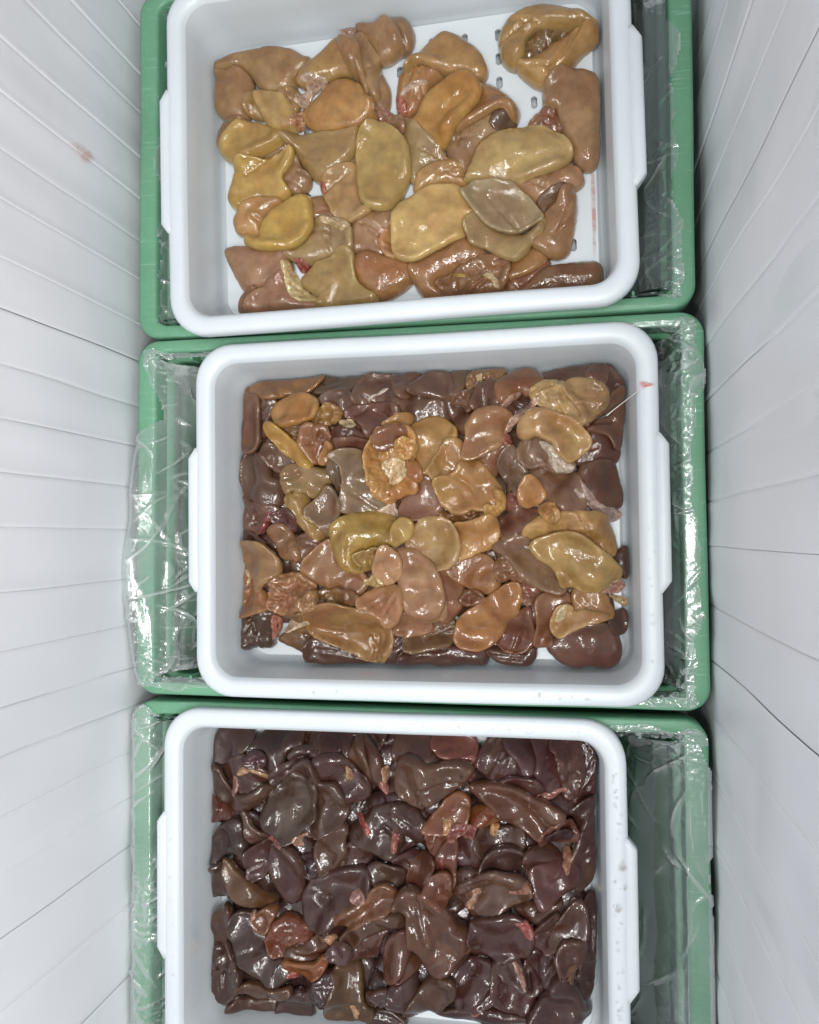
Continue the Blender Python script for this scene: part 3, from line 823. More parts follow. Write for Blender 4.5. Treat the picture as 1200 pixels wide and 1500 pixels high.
L1(0, 'pinkish brown triangular liver at the left above the front rim',
   P('C', (150,108,82), '120,582 260,568 400,573 485,580 485,640 500,700 400,765 350,805 230,812 178,740 138,650', 0.018, creases=0))
L1(1, 'pinkish liver at the front left with a long cream tongue of fat',
   P('C', (128,88,66), '195,935 218,860 300,808 270,870 250,938', 0.012),
   P('C', (150,108,82), '345,805 410,740 480,718 505,800 560,870 640,882 700,920 500,932 290,942 238,928 250,870 300,822', 0.017),
   P('C', (226,198,150), '453,655 490,653 522,710 560,780 600,823 657,833 662,872 600,887 530,877 488,832 468,740', 0.006, rag=0.3, part='fat'))
L1(1, 'fan-shaped khaki liver in front of the wrinkled one with a red spot',
   P('C', (156,126,76), '555,742 640,660 740,620 790,578 862,600 872,700 902,790 1002,862 980,905 880,912 760,917 660,905 660,842 600,802', 0.018, creases=2),
   P('C', (170,92,84), '535,660 580,640 612,680 580,710 545,705', 0.004, part='connective_tissue', rag=0.5))
L1(0, 'orange-brown rounded liver at the front rim, second from the left slot',
   P('C', (152,104,62), '860,645 930,605 1040,622 1110,618 1200,650 1207,740 1135,815 1020,868 960,832 890,762', 0.021, creases=0))
L1(2, 'largest pale yellow liver, in the front half, with a long wet streak',
   P('D', (166,118,76), '-92,520 -60,460 -15,410 -15,560 12,617 -40,612 -70,592', 0.017),
   P('D', (168,128,78), '100,215 150,120 230,73 320,63 382,110 412,185 340,200 200,205 130,238', 0.016),
   P('D', (184,148,92), '-18,350 60,265 180,205 290,195 380,208 432,300 478,355 405,400 395,480 290,540 200,592 100,640 10,622 -22,560 -26,440', 0.023, creases=0))
L1(2, 'large khaki oval liver right of centre with two bright wet spots',
   P('B', (168,138,88), '412,1030 440,950 480,870 550,800 640,755 740,738 850,743 950,778 1017,850 1027,912 960,972 860,1012 760,1047 660,1072 560,1067 470,1052', 0.023, creases=0))
L1(1, 'grey-tan bow-shaped liver with a dark brown hollow, right of the golden one',
   P('B', (146,112,80), '283,810 330,770 440,710 540,655 620,615 690,615 700,690 590,745 620,765 520,832 460,900 430,962 400,1000 340,962 308,900', 0.018, creases=2),
   P('B', (96,70,54), '555,722 620,635 695,655 685,722 610,752', 0.005, 0.3))
L1(0, 'brown-tan domed liver at the back centre with a pink sinew on its left',
   P('B', (158,112,68), '10,620 8,540 28,455 80,378 170,365 250,395 345,420 245,455 190,520 150,622 100,655 40,682', 0.016),
   P('B', (156,116,70), '50,420 85,340 130,290 190,230 250,172 310,168 400,208 482,280 523,370 512,412 460,437 380,417 300,412 210,382 130,362', 0.022, creases=0),
   P('B', WPINK, '15,535 70,488 170,463 185,480 100,512 30,555', rag=0.3, part='connective_tissue'),
   P('B', (194,120,100), '3,560 40,568 72,640 40,684 8,662', rag=0.4, part='connective_tissue'))
L1(1, 'golden orange liver, the brightest of all, with a brown lobe on its right',
   P('B', (150,108,66), '440,470 560,488 650,538 707,610 692,680 620,625 500,675 380,745 300,790 290,740 420,620 480,540', 0.020),
   P('B', (170,123,60), '112,645 160,560 220,488 290,438 370,413 440,428 492,490 484,560 436,632 370,716 306,800 262,834 180,797 110,732 68,690', 0.025, creases=0))
L1(0, 'tan open liver in the back right corner with a torn hollow inside',
   P('B', (124,94,58), '730,320 790,185 860,155 960,145 1050,160 960,225 900,292 820,325 740,365', 0.012, 0.7),
   P('B', (156,120,70), '606,180 655,92 740,40 850,8 960,18 1060,38 1140,78 1185,130 1080,140 980,135 860,152 792,182 750,232 745,310 700,372 640,342 610,272', 0.023),
   P('B', (166,124,72), '718,372 800,330 870,298 940,238 1010,198 1090,150 1175,142 1185,190 1132,242 1052,322 962,402 892,472 840,478 780,442', 0.021))
L1(0, 'long pinkish tan liver standing along the right wall',
   P('B', (140,92,68), '780,735 860,650 930,615 965,700 975,755 900,762 830,752', 0.012, 0.6),
   P('B', (150,112,78), '876,490 930,428 1010,388 1130,398 1182,440 1192,560 1190,700 1185,850 1165,950 1100,962 1060,932 1020,842 990,762 960,662 930,602 878,602', 0.022, creases=1))
L1(3, 'grey-brown smooth liver lapping over the right side of the largest yellow one',
   P('D', (148,124,94), '383,235 450,188 560,178 680,193 760,258 822,330 858,388 800,422 700,468 620,463 540,422 478,362 428,300', 0.014, creases=1))
L1(2, 'khaki curled liver directly below the grey-brown smooth one',
   P('D', (150,122,82), '405,435 460,368 500,388 560,438 640,468 740,478 800,440 855,388 855,462 790,502 772,572 700,640 600,604 540,564 450,544 428,492', 0.017))
L1(1, 'pinkish tan narrow liver under the khaki oval, towards the right wall',
   P('D', (154,114,82), '685,195 800,158 900,118 1000,82 1082,125 1088,190 1000,232 900,285 850,312 800,285 750,235', 0.018))
L1(1, 'brown-tan cup-shaped liver nearest the bare right floor strip',
   P('D', (104,72,48), '825,312 920,238 1000,215 985,295 900,345 858,378', 0.010),
   P('D', (148,108,74), '795,535 850,440 870,378 940,318 980,235 1045,225 1052,350 1030,480 1002,584 920,615 860,585', 0.018))
L1(1, 'brown liver at the front rim, right of the middle slot',
   P('D', (150,106,68), '85,682 180,620 290,558 400,508 480,560 525,602 440,662 340,702 240,768 295,832 270,868 180,858 118,782', 0.021, creases=0))
L1(1, 'ragged brown liver at the front rim with pale tissue in its middle',
   P('D', (134,108,76), '395,792 560,780 660,852 640,880 490,875', 0.012),
   P('D', (134,92,60), '240,770 330,718 440,658 540,598 645,618 655,722 622,802 590,832 480,862 400,835 300,850', 0.016, 0.55),
   P('D', CREAM, '498,722 560,698 602,760 612,812 580,802 540,752', rag=0.5, part='connective_tissue'),
   P('D', (190,150,60), '335,712 400,715 410,745 345,740', 0.003, part='fat'))
L1(0, 'reddish brown pleated liver between the ragged one and the right front corner',
   P('D', (132,86,62), '636,755 760,720 830,678 893,640 885,690 800,775 720,875 665,868', 0.013, 0.15, creases=3),
   P('D', (152,108,66), '638,745 660,658 740,598 830,555 885,600 820,682 740,722', 0.015))
L1(0, 'dark amber-brown liver in the front right corner',
   P('D', (118,82,52), '715,868 800,772 900,678 1010,652 1130,646 1200,668 1202,800 1185,868 960,878', 0.022, creases=0))
# ================================================================== MIDDLE TRAY
L2 = lambda layer, label, *p: liver(2, layer, label, *p)
L2(2, 'amber-brown slab lying along the back left wall',
   P('E', (140,98,60), '100,195 125,95 190,60 350,62 562,66 557,120 480,187 390,192 330,207 270,217 180,207', 0.012))
L2(2, 'smooth brown slab standing against the left wall below the amber slab',
   P('E', (116,80,62), '62,200 105,110 120,188 197,213 202,330 217,450 190,522 110,528 78,470 62,350', 0.013, creases=0))
L2(1, 'small dark wet scrap between the brown slab and the amber torn liver',
   P('E', (92,62,54), '198,223 292,223 275,300 242,352 232,425 203,402'))
L2(1, 'olive-brown liver against the back wall right of the amber slab',
   P('E', (96,74,56), '540,190 560,120 568,66 700,60 835,62 785,122 732,182 660,177 592,192'))
L2(2, 'dark brown liver at the back wall with thin white threads on it',
   P('E', (104,74,62), '757,235 768,150 830,68 920,56 992,98 1012,180 1062,222 1042,275 900,242 800,262'),
   P('E', (206,196,190), '830,222 870,190 940,145 962,155 940,178 880,200 845,228', 0.002, part='connective_tissue'))
L2(2, 'narrow brown lobe at the back wall beside the white-threaded one',
   P('E', (108,74,60), '978,80 1060,46 1135,78 1102,152 1070,222 1012,180'))
L2(2, 'dark rounded lobe at the middle of the back wall',
   P('F', (100,70,62), '-70,180 -20,100 30,53 100,42 147,80 162,170 152,218 60,202 -20,190', creases=0))
L2(2, 'reddish brown three-sided liver behind the crumbly centre piece',
   P('E', (106,70,58), '695,305 770,258 900,238 1012,268 1002,302 932,362 862,445 838,435 818,372 760,332', creases=2))
L2(1, 'dark rounded lobe behind the small crumb of tan tissue',
   P('E', (104,78,70), '555,225 620,180 690,163 742,198 758,250 722,292 680,284 600,254'))
L2(3, 'small crumbly tan scrap with a cream bit of fat at its right',
   P('E', (158,120,72), '506,345 556,270 620,246 674,288 664,342 602,374 540,380', 0.009, 0.9),
   P('E', (222,198,166), '658,346 710,322 758,358 748,388 700,378', rag=0.3, part='fat'))
L2(3, 'amber torn-open liver in the back left with a yellow lower lip',
   P('E', (118,86,54), '295,365 440,345 470,400 430,485 380,452 325,402', 0.009, 0.8),
   P('E', (164,118,60), '262,302 300,238 370,198 440,185 522,212 548,260 532,322 480,342 420,362 350,378 288,362', 0.015, creases=0),
   P('E', (170,132,58), '243,362 290,378 340,418 400,468 452,520 498,580 482,618 400,572 330,512 268,452 248,412', 0.012, creases=0),
   P('E', (150,104,70), '438,475 468,388 522,372 542,430 534,520 526,594 488,545', 0.011),
   P('E', (128,82,52), '528,400 590,386 613,460 582,542 550,584 533,522', 0.011),
   P('E', (158,110,58), '550,584 600,478 634,500 628,562 580,594', 0.010))
L2(1, 'dark brown narrow liver right of the amber torn-open one',
   P('E', (94,64,54), '606,432 680,378 762,392 835,450 760,464 640,466'))
L2(2, 'thin brown lip-shaped liver pointing at the crumbly centre piece',
   P('E', (112,76,62), '622,474 760,453 843,478 838,524 760,534 640,514', creases=0))
L2(4, 'crumbly pale orange liver near the centre, the most torn one, with cream tissue',
   P('E', (162,120,70), '935,372 1000,328 1072,302 1084,340 1042,380', 0.010),
   P('E', (182,138,82), '826,565 858,470 920,400 1000,378 1084,388 1114,470 1104,552 1062,602 1062,662 985,702 988,792 940,820 878,792 848,722 832,640', 0.016, 0.75),
   P('E', (126,82,56), '866,472 900,398 1000,376 1054,388 1042,432 980,472 900,512', 0.007, 0.1),
   P('E', (168,114,56), '984,738 1060,660 1114,690 1118,758 1050,774 988,794', 0.009),
   P('E', (154,100,54), '1058,610 1110,588 1149,640 1132,694 1070,652', 0.009),
   P('E', (232,200,164), '906,592 960,556 1040,566 1064,620 1074,662 1000,720 958,712 926,652', 0.006, rag=0.45, part='fat'))
L2(3, 'golden tan smooth liver just right of the crumbly centre piece',
   P('F', (168,132,76), '-97,425 -50,368 30,328 92,326 162,368 194,430 152,452 112,502 72,602 40,655 -12,634 -52,542 -92,482', 0.013, creases=1),
   P('F', (162,124,78), '38,645 70,580 120,480 152,453 213,458 238,530 222,584 200,644 140,694 80,694 48,664', 0.012))
L2(3, 'wide tan liver right of centre with a ragged right edge',
   P('F', (136,98,60), '106,884 180,892 280,862 382,872 424,894 382,936 240,950 138,934', 0.008, 0.7),
   P('F', (162,124,72), '70,724 90,690 180,658 220,588 282,568 342,598 392,668 443,730 453,782 443,844 350,864 280,854 240,884 180,884 118,834', 0.014, 0.08, creases=1),
   P('F', (176,136,76), '428,742 474,782 464,854 420,894 368,884 380,850 438,842', 0.007, 0.8))
L2(3, 'grey-taupe saddle-shaped liver left of centre with white tissue at its foot',
   P('E', (104,86,68), '606,612 640,573 692,598 708,660 692,762 680,804 638,722 618,672', 0.010),
   P('E', (128,110,90), '636,562 700,532 790,526 834,558 838,650 862,730 902,792 964,824 902,886 820,886 740,886 676,864 690,770 702,680 690,602', 0.014, creases=1),
   P('E', (222,196,184), '886,872 960,828 992,796 1010,902 982,920 930,904', rag=0.5, part='connective_tissue'))
L2(2, 'khaki crescent liver left of the grey-taupe saddle',
   P('E', (148,116,68), '352,800 400,752 462,772 484,830 472,882 532,932 574,982 558,1044 500,1014 428,942 386,872', 0.010),
   P('E', (138,114,78), '336,662 390,608 480,617 602,637 624,682 570,734 510,794 480,762 400,746 358,772 342,722', 0.012),
   P('E', (216,190,156), '470,905 505,890 540,925 515,945', rag=0.3, part='fat'))
L2(3, 'grey-brown diamond-shaped liver above the olive-yellow one',
   P('E', (122,100,78), '487,882 545,800 605,732 662,798 680,842 658,922 632,1004 600,1028 558,962', 0.010, creases=0))
L2(1, 'large dark brown liver in the middle of the left wall',
   P('E', (94,68,58), '64,705 92,570 140,538 222,556 262,618 292,690 332,698 343,802 300,854 200,854 98,804', 0.012, creases=0),
   P('E', (106,72,62), '54,722 90,798 180,843 322,858 302,904 242,944 232,975 180,1008 100,974 56,884', 0.011),
   P('E', (140,44,46), '196,952 228,915 272,878 294,910 252,968 215,1010 190,1000', 0.003, part='connective_tissue'),
   P('E', (206,150,150), '328,882 390,858 384,892 340,908', 0.003, part='connective_tissue'))
L2(1, 'brown lobe above the khaki crescent, left of the amber lip',
   P('E', (98,68,54), '206,548 228,488 300,498 362,548 404,592 350,644 298,634 248,594', creases=1))
L2(2, 'small glossy dark scrap beside the red clot',
   P('E', (92,58,58), '266,902 340,868 402,898 414,962 360,1004 298,964', rag=0.4))
L2(2, 'pinkish brown smooth liver under the tip of the crumbly centre piece',
   P('F', (128,88,72), '-142,905 -92,760 -22,656 52,676 92,760 113,842 82,904 0,920', creases=0))
L2(1, 'olive-brown sliver at the back wall left of the ragged crumbs',
   P('F', (104,78,58), '156,80 210,46 284,56 254,122 212,192 172,204'))
L2(2, 'ragged crumbs of brown liver at the back wall with a cream fleck',
   P('F', (134,96,64), '260,92 320,56 440,34 476,68 432,114 340,134 278,154', 0.009, 0.9),
   P('F', CREAM, '303,82 340,58 348,112 325,118', part='fat'))
L2(2, 'dark glossy liver below the ragged crumbs at the back wall',
   P('F', (98,66,52), '286,254 308,168 340,128 430,106 463,128 442,234 380,269 318,274', creases=0))
L2(1, 'reddish brown wedge left of the dark glossy back liver',
   P('F', (110,76,60), '166,233 230,178 292,158 303,200 282,254 270,294 238,254'))
L2(3, 'domed brown liver at the back wall with a pink cord below it',
   P('F', (132,90,58), '441,184 448,108 500,58 560,31 642,31 694,88 674,164 620,194 560,172 500,224 458,246', 0.014, creases=1),
   P('F', (176,136,124), '436,274 500,216 552,170 572,186 512,240 458,282', 0.003, part='connective_tissue'))
L2(1, 'long dark liver along the back wall at the right',
   P('F', (98,68,54), '686,70 800,42 960,10 1004,26 982,84 900,98 800,114 720,124 656,154'))
L2(2, 'narrow reddish lobe at the back wall near the right corner',
   P('F', (112,76,64), '966,94 998,16 1062,6 1079,60 1052,136'))
L2(1, 'dark liver in the back right corner',
   P('F', (92,62,54), '1056,104 1080,14 1135,66 1172,130 1124,184 1080,226'))
L2(4, 'lumpy tan liver near the back right corner with a rough surface',
   P('F', (168,138,92), '636,174 700,126 760,106 834,126 854,180 914,250 954,332 920,366 840,326 760,296 688,256 642,214', 0.013, 0.42),
   P('F', (154,124,84), '826,134 890,91 980,101 1062,136 1089,190 1074,244 1000,314 962,356 938,300 898,242 858,192', 0.013, 0.3))
L2(4, 'smooth tan bean-shaped liver below the lumpy one, with a white-pink cord',
   P('F', (168,132,86), '576,342 620,291 700,286 780,306 872,336 924,388 974,440 969,494 920,544 860,580 798,534 760,474 700,434 640,424 588,444 556,402', 0.016, creases=0),
   P('F', (210,172,160), '476,382 530,306 600,246 652,206 676,240 620,296 560,346 500,406 478,426', 0.004, rag=0.4, part='connective_tissue'),
   P('F', (190,124,114), '456,462 480,406 516,450 502,496', 0.004, rag=0.4, part='connective_tissue'))
L2(3, 'brownish tan rounded liver left of the white-pink cord',
   P('F', (152,112,78), '236,556 252,440 257,368 310,296 390,266 482,281 514,320 482,380 462,452 442,494 360,534 288,566', 0.014, creases=0))
L2(2, 'small red-brown tongue below the brownish tan rounded liver',
   P('F', (132,88,64), '326,584 380,516 486,496 452,562 412,666 368,634'))
L2(2, 'purple-grey folded liver right of the ragged wide tan one',
   P('F', (112,88,76), '446,614 468,548 520,496 562,578 604,640 624,704 580,764 548,774 488,692', creases=1))
L2(3, 'taupe flap crossed by a long white membrane down to the right wall',
   P('F', (120,90,72), '636,644 740,616 862,636 904,680 944,762 954,834 920,895 838,895 758,832 716,762 656,702', 0.011, creases=0),
   P('F', (126,100,82), '556,562 578,466 640,426 722,446 782,518 844,578 886,620 780,646 700,606 618,616', 0.009, creases=2),
   P('F', (208,192,182), '678,458 742,486 822,556 890,610 872,644 788,654 728,582 738,550 698,502', 0.003, rag=0.4, part='connective_tissue'),
   P('F', (186,158,158), '916,690 962,736 1012,806 1080,846 1164,866 1174,902 1108,946 1058,904 976,854 938,764', 0.0045, rag=0.35, part='connective_tissue'))
L2(4, 'orange-tan cut chunk below the purple-grey folded liver',
   P('F', (168,120,74), '566,794 590,686 640,676 694,740 704,794 650,834 598,844', 0.011, 0.15))
L2(1, 'small reddish scrap below the ragged edge of the wide tan liver',
   P('F', (124,74,62), '456,794 560,766 594,834 500,866', rag=0.3))
L2(1, 'dark brown liver at the right wall below the lumpy tan one',
   P('F', (102,68,58), '856,594 960,498 980,428 1080,416 1145,500 1124,584 1000,606'))
L2(1, 'dark glossy strip at the right wall under a thin stray feather shaft',
   P('F', (112,74,60), '956,414 1020,366 1100,316 1170,200 1172,300 1146,510 1080,424'),
   P('F', (112,78,60), '926,394 1010,306 1168,140 1170,200 1000,336', 0.008))
L2(1, 'large smooth dark brown liver halfway down the right wall',
   P('F', (100,68,54), '926,624 1100,586 1145,680 1166,824 1080,856 986,794 946,744', creases=0))
L2(3, 'yellow-tan curved liver above the big oval one near the right wall',
   P('H', (168,132,80), '596,124 660,56 700,36 800,16 1034,6 1084,60 1119,140 1130,236 1080,256 1000,196 920,146 800,136 640,180', 0.013, 0.12, creases=2),
   P('F', (172,128,76), '686,852 750,836 794,890 772,944 718,914', 0.007, 0.8))
L2(2, 'glossy brown oval liver between the ragged tan one and the big oval',
   P('H', (114,78,64), '451,114 456,48 520,6 600,-14 692,-4 704,30 640,104 590,145 520,170 466,144', creases=1))
L2(5, 'big yellow-khaki oval liver at the right, with a pink tip',
   P('H', (164,136,82), '630,202 680,161 780,131 882,126 962,166 1064,246 1134,308 1166,360 1112,424 1020,460 948,455 880,429 828,434 798,382 756,312 678,264', 0.016, creases=0),
   P('H', (212,160,148), '1036,464 1100,428 1164,386 1186,440 1120,486', 0.004, rag=0.3, part='connective_tissue'),
   P('H', (206,176,134), '1086,482 1150,486 1200,518 1194,554 1138,534', 0.004, part='fat'))
L2(4, 'taupe smooth liver slanting under the left end of the big yellow oval',
   P('H', (130,92,68), '426,294 480,256 544,308 580,380 550,410 500,394 446,404', 0.007, 0.75),
   P('H', (124,95,75), '406,212 480,161 560,151 624,171 664,248 744,308 794,378 836,442 800,476 718,455 638,414 578,374 538,302 478,242', 0.012, creases=0))
L2(3, 'brown pouch-shaped liver with a pale left end, right of the tan-pink oval',
   P('H', (146,102,68), '146,332 178,286 260,256 350,256 414,296 434,380 444,434 390,476 318,464 258,434 198,404 154,372', 0.013, creases=2),
   P('H', (160,118,100), '146,335 178,290 236,275 200,330 205,390 160,372', 0.004, part='connective_tissue'))
L2(3, 'tan square-ended liver right of the pale oval with a wet streak',
   P('H', (170,128,78), '176,82 260,66 380,26 419,36 434,100 424,164 402,204 300,234 206,270 198,180', 0.012, creases=1))
L2(4, 'pale khaki oval liver in the centre with a long wet streak',
   P('H', (162,132,88), '-97,194 -62,108 0,46 60,36 144,56 194,130 209,210 194,274 140,325 68,335 -2,284 -62,224', 0.014, creases=0))
L2(5, 'olive-yellow liver left of centre, curled at one end',
   P('G', (158,130,62), '620,122 648,56 720,26 850,11 952,26 994,70 1004,132 962,194 880,224 790,244 770,284 814,345 740,345 678,294 636,222', 0.017, creases=1),
   P('G', (168,138,76), '988,80 1040,41 1089,61 1074,134 1022,174 988,194', 0.009, creases=0),
   P('G', (150,120,70), '768,264 840,228 914,221 904,294 830,335 798,314', 0.008, 0.5),
   P('G', (166,126,96), '866,364 908,238 950,201 1004,248 1024,310 1004,384 950,420 908,414', 0.010, 0.1),
   P('G', (196,166,114), '806,414 850,366 902,388 934,434 860,446', 0.006, part='fat'))
L2(3, 'pinkish brown sloping liver under the olive-yellow one',
   P('G', (144,104,74), '456,334 520,236 600,166 634,198 644,280 702,338 802,348 824,402 802,464 740,490 638,464 518,404 476,394', 0.012, creases=1))
L2(4, 'tan-pink upright oval liver at the lower centre',
   P('H', (150,114,86), '6,494 110,496 124,562 104,625 20,646 -42,584', 0.011),
   P('G', (154,116,88), '996,242 1080,221 1152,266 1224,328 1264,430 1275,522 1244,604 1180,635 1078,594 1016,492 1018,420 998,382 1022,310', 0.014, creases=0))
L2(2, 'reddish brown liver wedged right of the tan-pink oval',
   P('H', (134,88,68), '76,342 130,336 204,408 234,460 224,544 160,625 108,645 120,560 98,482 88,402', creases=0))
L2(3, 'two-toned tan and grey liver at the left wall, lower half',
   P('G', (90,62,56), '50,134 110,116 202,148 246,192 150,186 56,186', 0.009),
   P('G', (144,110,76), '56,186 130,176 222,191 294,248 329,310 329,364 250,405 188,455 108,334 66,254', 0.013, creases=0))
L2(2, 'orange-brown scrap with a red edge at the left wall',
   P('G', (152,100,70), '24,434 56,266 112,328 164,440 120,475 56,484', 0.010),
   P('G', (130,48,40), '18,455 28,405 70,440 72,470 40,478', 0.003, part='connective_tissue'),
   P('G', (210,182,150), '108,340 128,332 152,380 148,420 135,415 138,382', 0.003, part='connective_tissue'))
L2(2, 'tan crumpled liver at the left wall above the dark grainy corner lump',
   P('G', (146,104,62), '50,514 80,476 180,446 244,478 264,554 190,584 90,615 56,604', 0.012, 0.2, creases=2))
L2(3, 'shredded pinkish tan liver near the lower left',
   P('G', (154,112,76), '256,522 286,398 370,366 452,376 514,440 514,504 450,565 350,605 288,574', 0.012, 0.75))
L2(1, 'dark grainy lump in the front left corner',
   P('G', (76,56,46), '80,684 96,606 200,571 304,576 304,664 272,742 240,795 180,784 108,805 80,752', 0.020, 0.6))
L2(4, 'thin branching pink and cream vein lying beside the bare floor patch',
   P('G', (186,116,104), '288,640 310,596 339,620 332,664 302,724 272,752 282,690', 0.003, part='connective_tissue'),
   P('G', (222,196,174), '322,702 380,636 440,646 502,631 504,662 430,679 390,696 340,712', 0.003, part='connective_tissue'))
L2(2, 'brown folded lip below the red clot',
   P('G', (130,92,64), '246,112 330,76 404,168 444,274 400,280 328,264 298,202', 0.010, creases=1))
L2(1, 'brown lobe between the folded lip and the pinkish sloping liver',
   P('G', (112,80,62), '396,172 480,126 544,158 544,204 460,286 426,242'))
L2(1, 'small olive patch of liver above the cream vein',
   P('G', (128,98,54), '376,614 470,566 504,556 494,624 460,645'))
L2(0, 'dark olive liver at the edge of the bare floor patch',
   P('G', (112,84,48), '316,744 400,686 499,646 504,740 499,826 438,806 376,776', 0.016))
L2(3, 'broad wrinkled tan liver at the front left of centre, torn along its top',
   P('G', (128,94,62), '506,524 560,466 680,456 786,488 744,545 638,566 538,576', 0.010, 0.85),
   P('G', (148,112,68), '490,694 496,580 560,546 640,536 722,556 782,566 882,576 944,638 964,720 964,804 934,846 900,888 798,855 718,815 638,774 558,740', 0.013, creases=3))
L2(4, 'pinkish tan curled liver right of the wrinkled one',
   P('G', (160,118,84), '776,545 828,476 920,436 1014,446 1039,520 1024,614 950,676 898,604 828,576', 0.012, creases=2))
L2(2, 'reddish tan smooth liver in front of the tan-pink oval',
   P('G', (138,94,72), '946,694 1018,598 1100,596 1182,636 1204,694 1120,720 1000,715', creases=0))
L2(0, 'dark brown liver under the broad wrinkled one at the front wall',
   P('G', (80,54,46), '486,764 560,735 640,765 760,825 895,885 840,897 640,899 498,889', 0.020))
L2(0, 'dark liver at the front wall right of the wrinkled one',
   P('G', (76,52,46), '926,864 978,734 1062,734 1074,864 1032,908 958,898', 0.018))
L2(1, 'olive-grey liver near the front below the reddish tan one',
   P('H', (112,88,66), '-95,684 0,636 160,634 176,744 100,788 -84,806', 0.013))
L2(0, 'long dark liver along the front wall left of the orange-brown one',
   P('H', (82,54,50), '-134,875 -62,798 100,776 200,794 352,806 360,894 250,918 150,928 0,908', 0.018, creases=2))
L2(4, 'orange-brown elongated liver slanting across the front, right of centre',
   P('H', (154,106,64), '190,774 186,690 228,618 330,536 420,476 500,426 562,426 569,502 554,574 492,644 442,735 360,802 248,807', 0.015, creases=0))
L2(2, 'brown glossy lumpy liver right of the orange-brown slanting one',
   P('H', (118,78,62), '426,764 438,688 500,656 560,596 622,556 644,700 644,764 580,817 498,822', 0.013, 0.25))
L2(0, 'dark liver at the front wall left of the bare gap',
   P('H', (88,60,52), '376,804 460,808 560,818 645,782 646,866 580,898 438,878', 0.018))
L2(2, 'pinkish brown pad under the taupe slanting liver',
   P('H', (128,88,72), '566,464 588,381 640,406 744,456 680,506 618,536 578,514'))
L2(2, 'reddish brown upright slab left of the folded tan flap',
   P('H', (128,88,68), '666,522 740,466 834,476 864,530 784,604 744,702 746,768 658,782 678,662', 0.013, creases=0))
L2(1, 'narrow dark red liver left of the upright slab',
   P('H', (118,76,64), '606,564 662,516 674,640 668,728 636,728'))
L2(3, 'folded tan flap near the front right with a cream inner edge',
   P('H', (148,106,62), '860,664 888,590 886,456 950,466 1054,476 1089,540 1104,614 1000,594 900,606', 0.011, creases=1),
   P('H', (170,134,92), '755,686 786,568 862,556 872,600 950,586 1096,618 960,645 860,696 798,726', 0.009, creases=1),
   P('H', (216,196,160), '770,640 800,565 845,545 835,620 800,655', 0.003, part='fat'))
L2(0, 'large rounded dark brown liver in the front right corner',
   P('H', (100,68,60), '735,774 860,686 1000,634 1104,674 1156,780 1146,876 1062,928 938,918 838,898 766,838', 0.024, creases=0))
L2(1, 'dark scrap at the right wall beside the folded tan flap',
   P('H', (82,54,48), '1096,604 1184,586 1186,694 1130,706 1098,654'))
L2(1, 'dark sliver at the right wall beside the pink tip',
   P('H', (78,52,46), '1106,304 1184,206 1199,302 1186,386 1150,344'))

L2(4, 'shredded brown crumbs between the pouch-shaped and orange-brown livers',
   P('H', (122,84,58), '236,480 300,455 350,480 330,520 270,540 225,525', 0.006, 0.9))
L2(4, 'crumbly tan shreds left of the broad wrinkled liver, near the cream vein',
   P('G', (150,110,70), '440,520 500,470 530,500 505,570 450,580 425,555', 0.006, 0.9))
L2(5, 'ragged tan crumbs on the right rim of the crumbly centre piece',
   P('E', (196,156,92), '1000,500 1040,455 1100,470 1108,530 1060,555 1015,545', 0.007, 0.9))

# ================================================================== LOWER TRAY
L3 = lambda layer, label, *p: liver(3, layer, label, *p)
L3(1, 'smooth dark liver in the back left corner',
   P('I', (88,68,60), '44,64 56,-10 200,-15 300,30 334,100 262,174 190,224 98,244 46,234', creases=0))
L3(1, 'grey-brown rounded liver at the back wall, second from the left',
   P('I', (80,66,61), '326,114 400,40 482,10 530,88 524,192 480,254 398,285 326,234 306,172', creases=0))
L3(2, 'bowl-shaped liver at the left wall with a yellow thread inside',
   P('I', (92,70,60), '126,294 190,216 290,186 394,248 424,320 372,406 280,428 206,414', 0.009),
   P('I', (96,76,58), '34,384 40,268 80,241 120,268 146,325 200,388 280,405 350,378 412,340 466,370 402,434 280,506 168,485 86,434', 0.013, creases=0, grow=0.0008, lip=0.0),
   P('I', (92,60,68), '266,224 310,176 384,186 394,234 328,256', 0.006, 0.7),
   P('I', (198,174,118), '216,304 270,251 342,256 414,296 466,358 440,360 388,316 320,286 260,306', 0.003, part='connective_tissue'),
   P('I', (172,132,122), '192,380 205,312 232,318 240,360 232,412 205,424', 0.003, rag=0.3, part='connective_tissue'))
L3(0, 'chestnut brown slip of liver at the left wall below the bowl-shaped one',
   P('I', (114,76,56), '56,420 130,458 204,530 194,586 128,578 62,566', 0.020))
L3(4, 'big olive-grey double liver left of centre, the largest in this heap',
   P('I', (94,76,70), '426,304 500,246 590,206 644,213 562,294 458,366', 0.010),
   P('I', (96,78,66), '556,304 600,226 652,206 694,238 724,328 804,356 864,448 870,542 832,596 718,656 648,656 606,604 688,522 678,432 686,374 636,324', 0.014, creases=1),
   P('I', (92,80,67), '360,544 398,458 468,376 558,296 622,326 704,366 684,482 704,542 622,604 572,676 488,686 416,634', 0.016, creases=0),
   P('I', (196,134,132), '386,692 440,666 504,676 494,726 428,716', 0.004, rag=0.6, part='connective_tissue'),
   P('I', (206,176,140), '556,702 580,654 646,644 604,692 614,726 583,730', 0.003, part='fat'))
L3(2, 'brown lobe just behind the big double liver',
   P('I', (86,66,59), '536,204 580,151 662,146 724,188 692,236 618,216'))
L3(3, 'purplish brown lumpy liver right of the big double one, with a cream fleck',
   P('I', (92,70,64), '686,224 760,176 862,206 924,288 984,328 989,424 930,466 858,455 798,394 738,344', 0.012, 0.12),
   P('I', (186,160,116), '853,302 870,246 904,288 904,334 868,335', part='fat'))
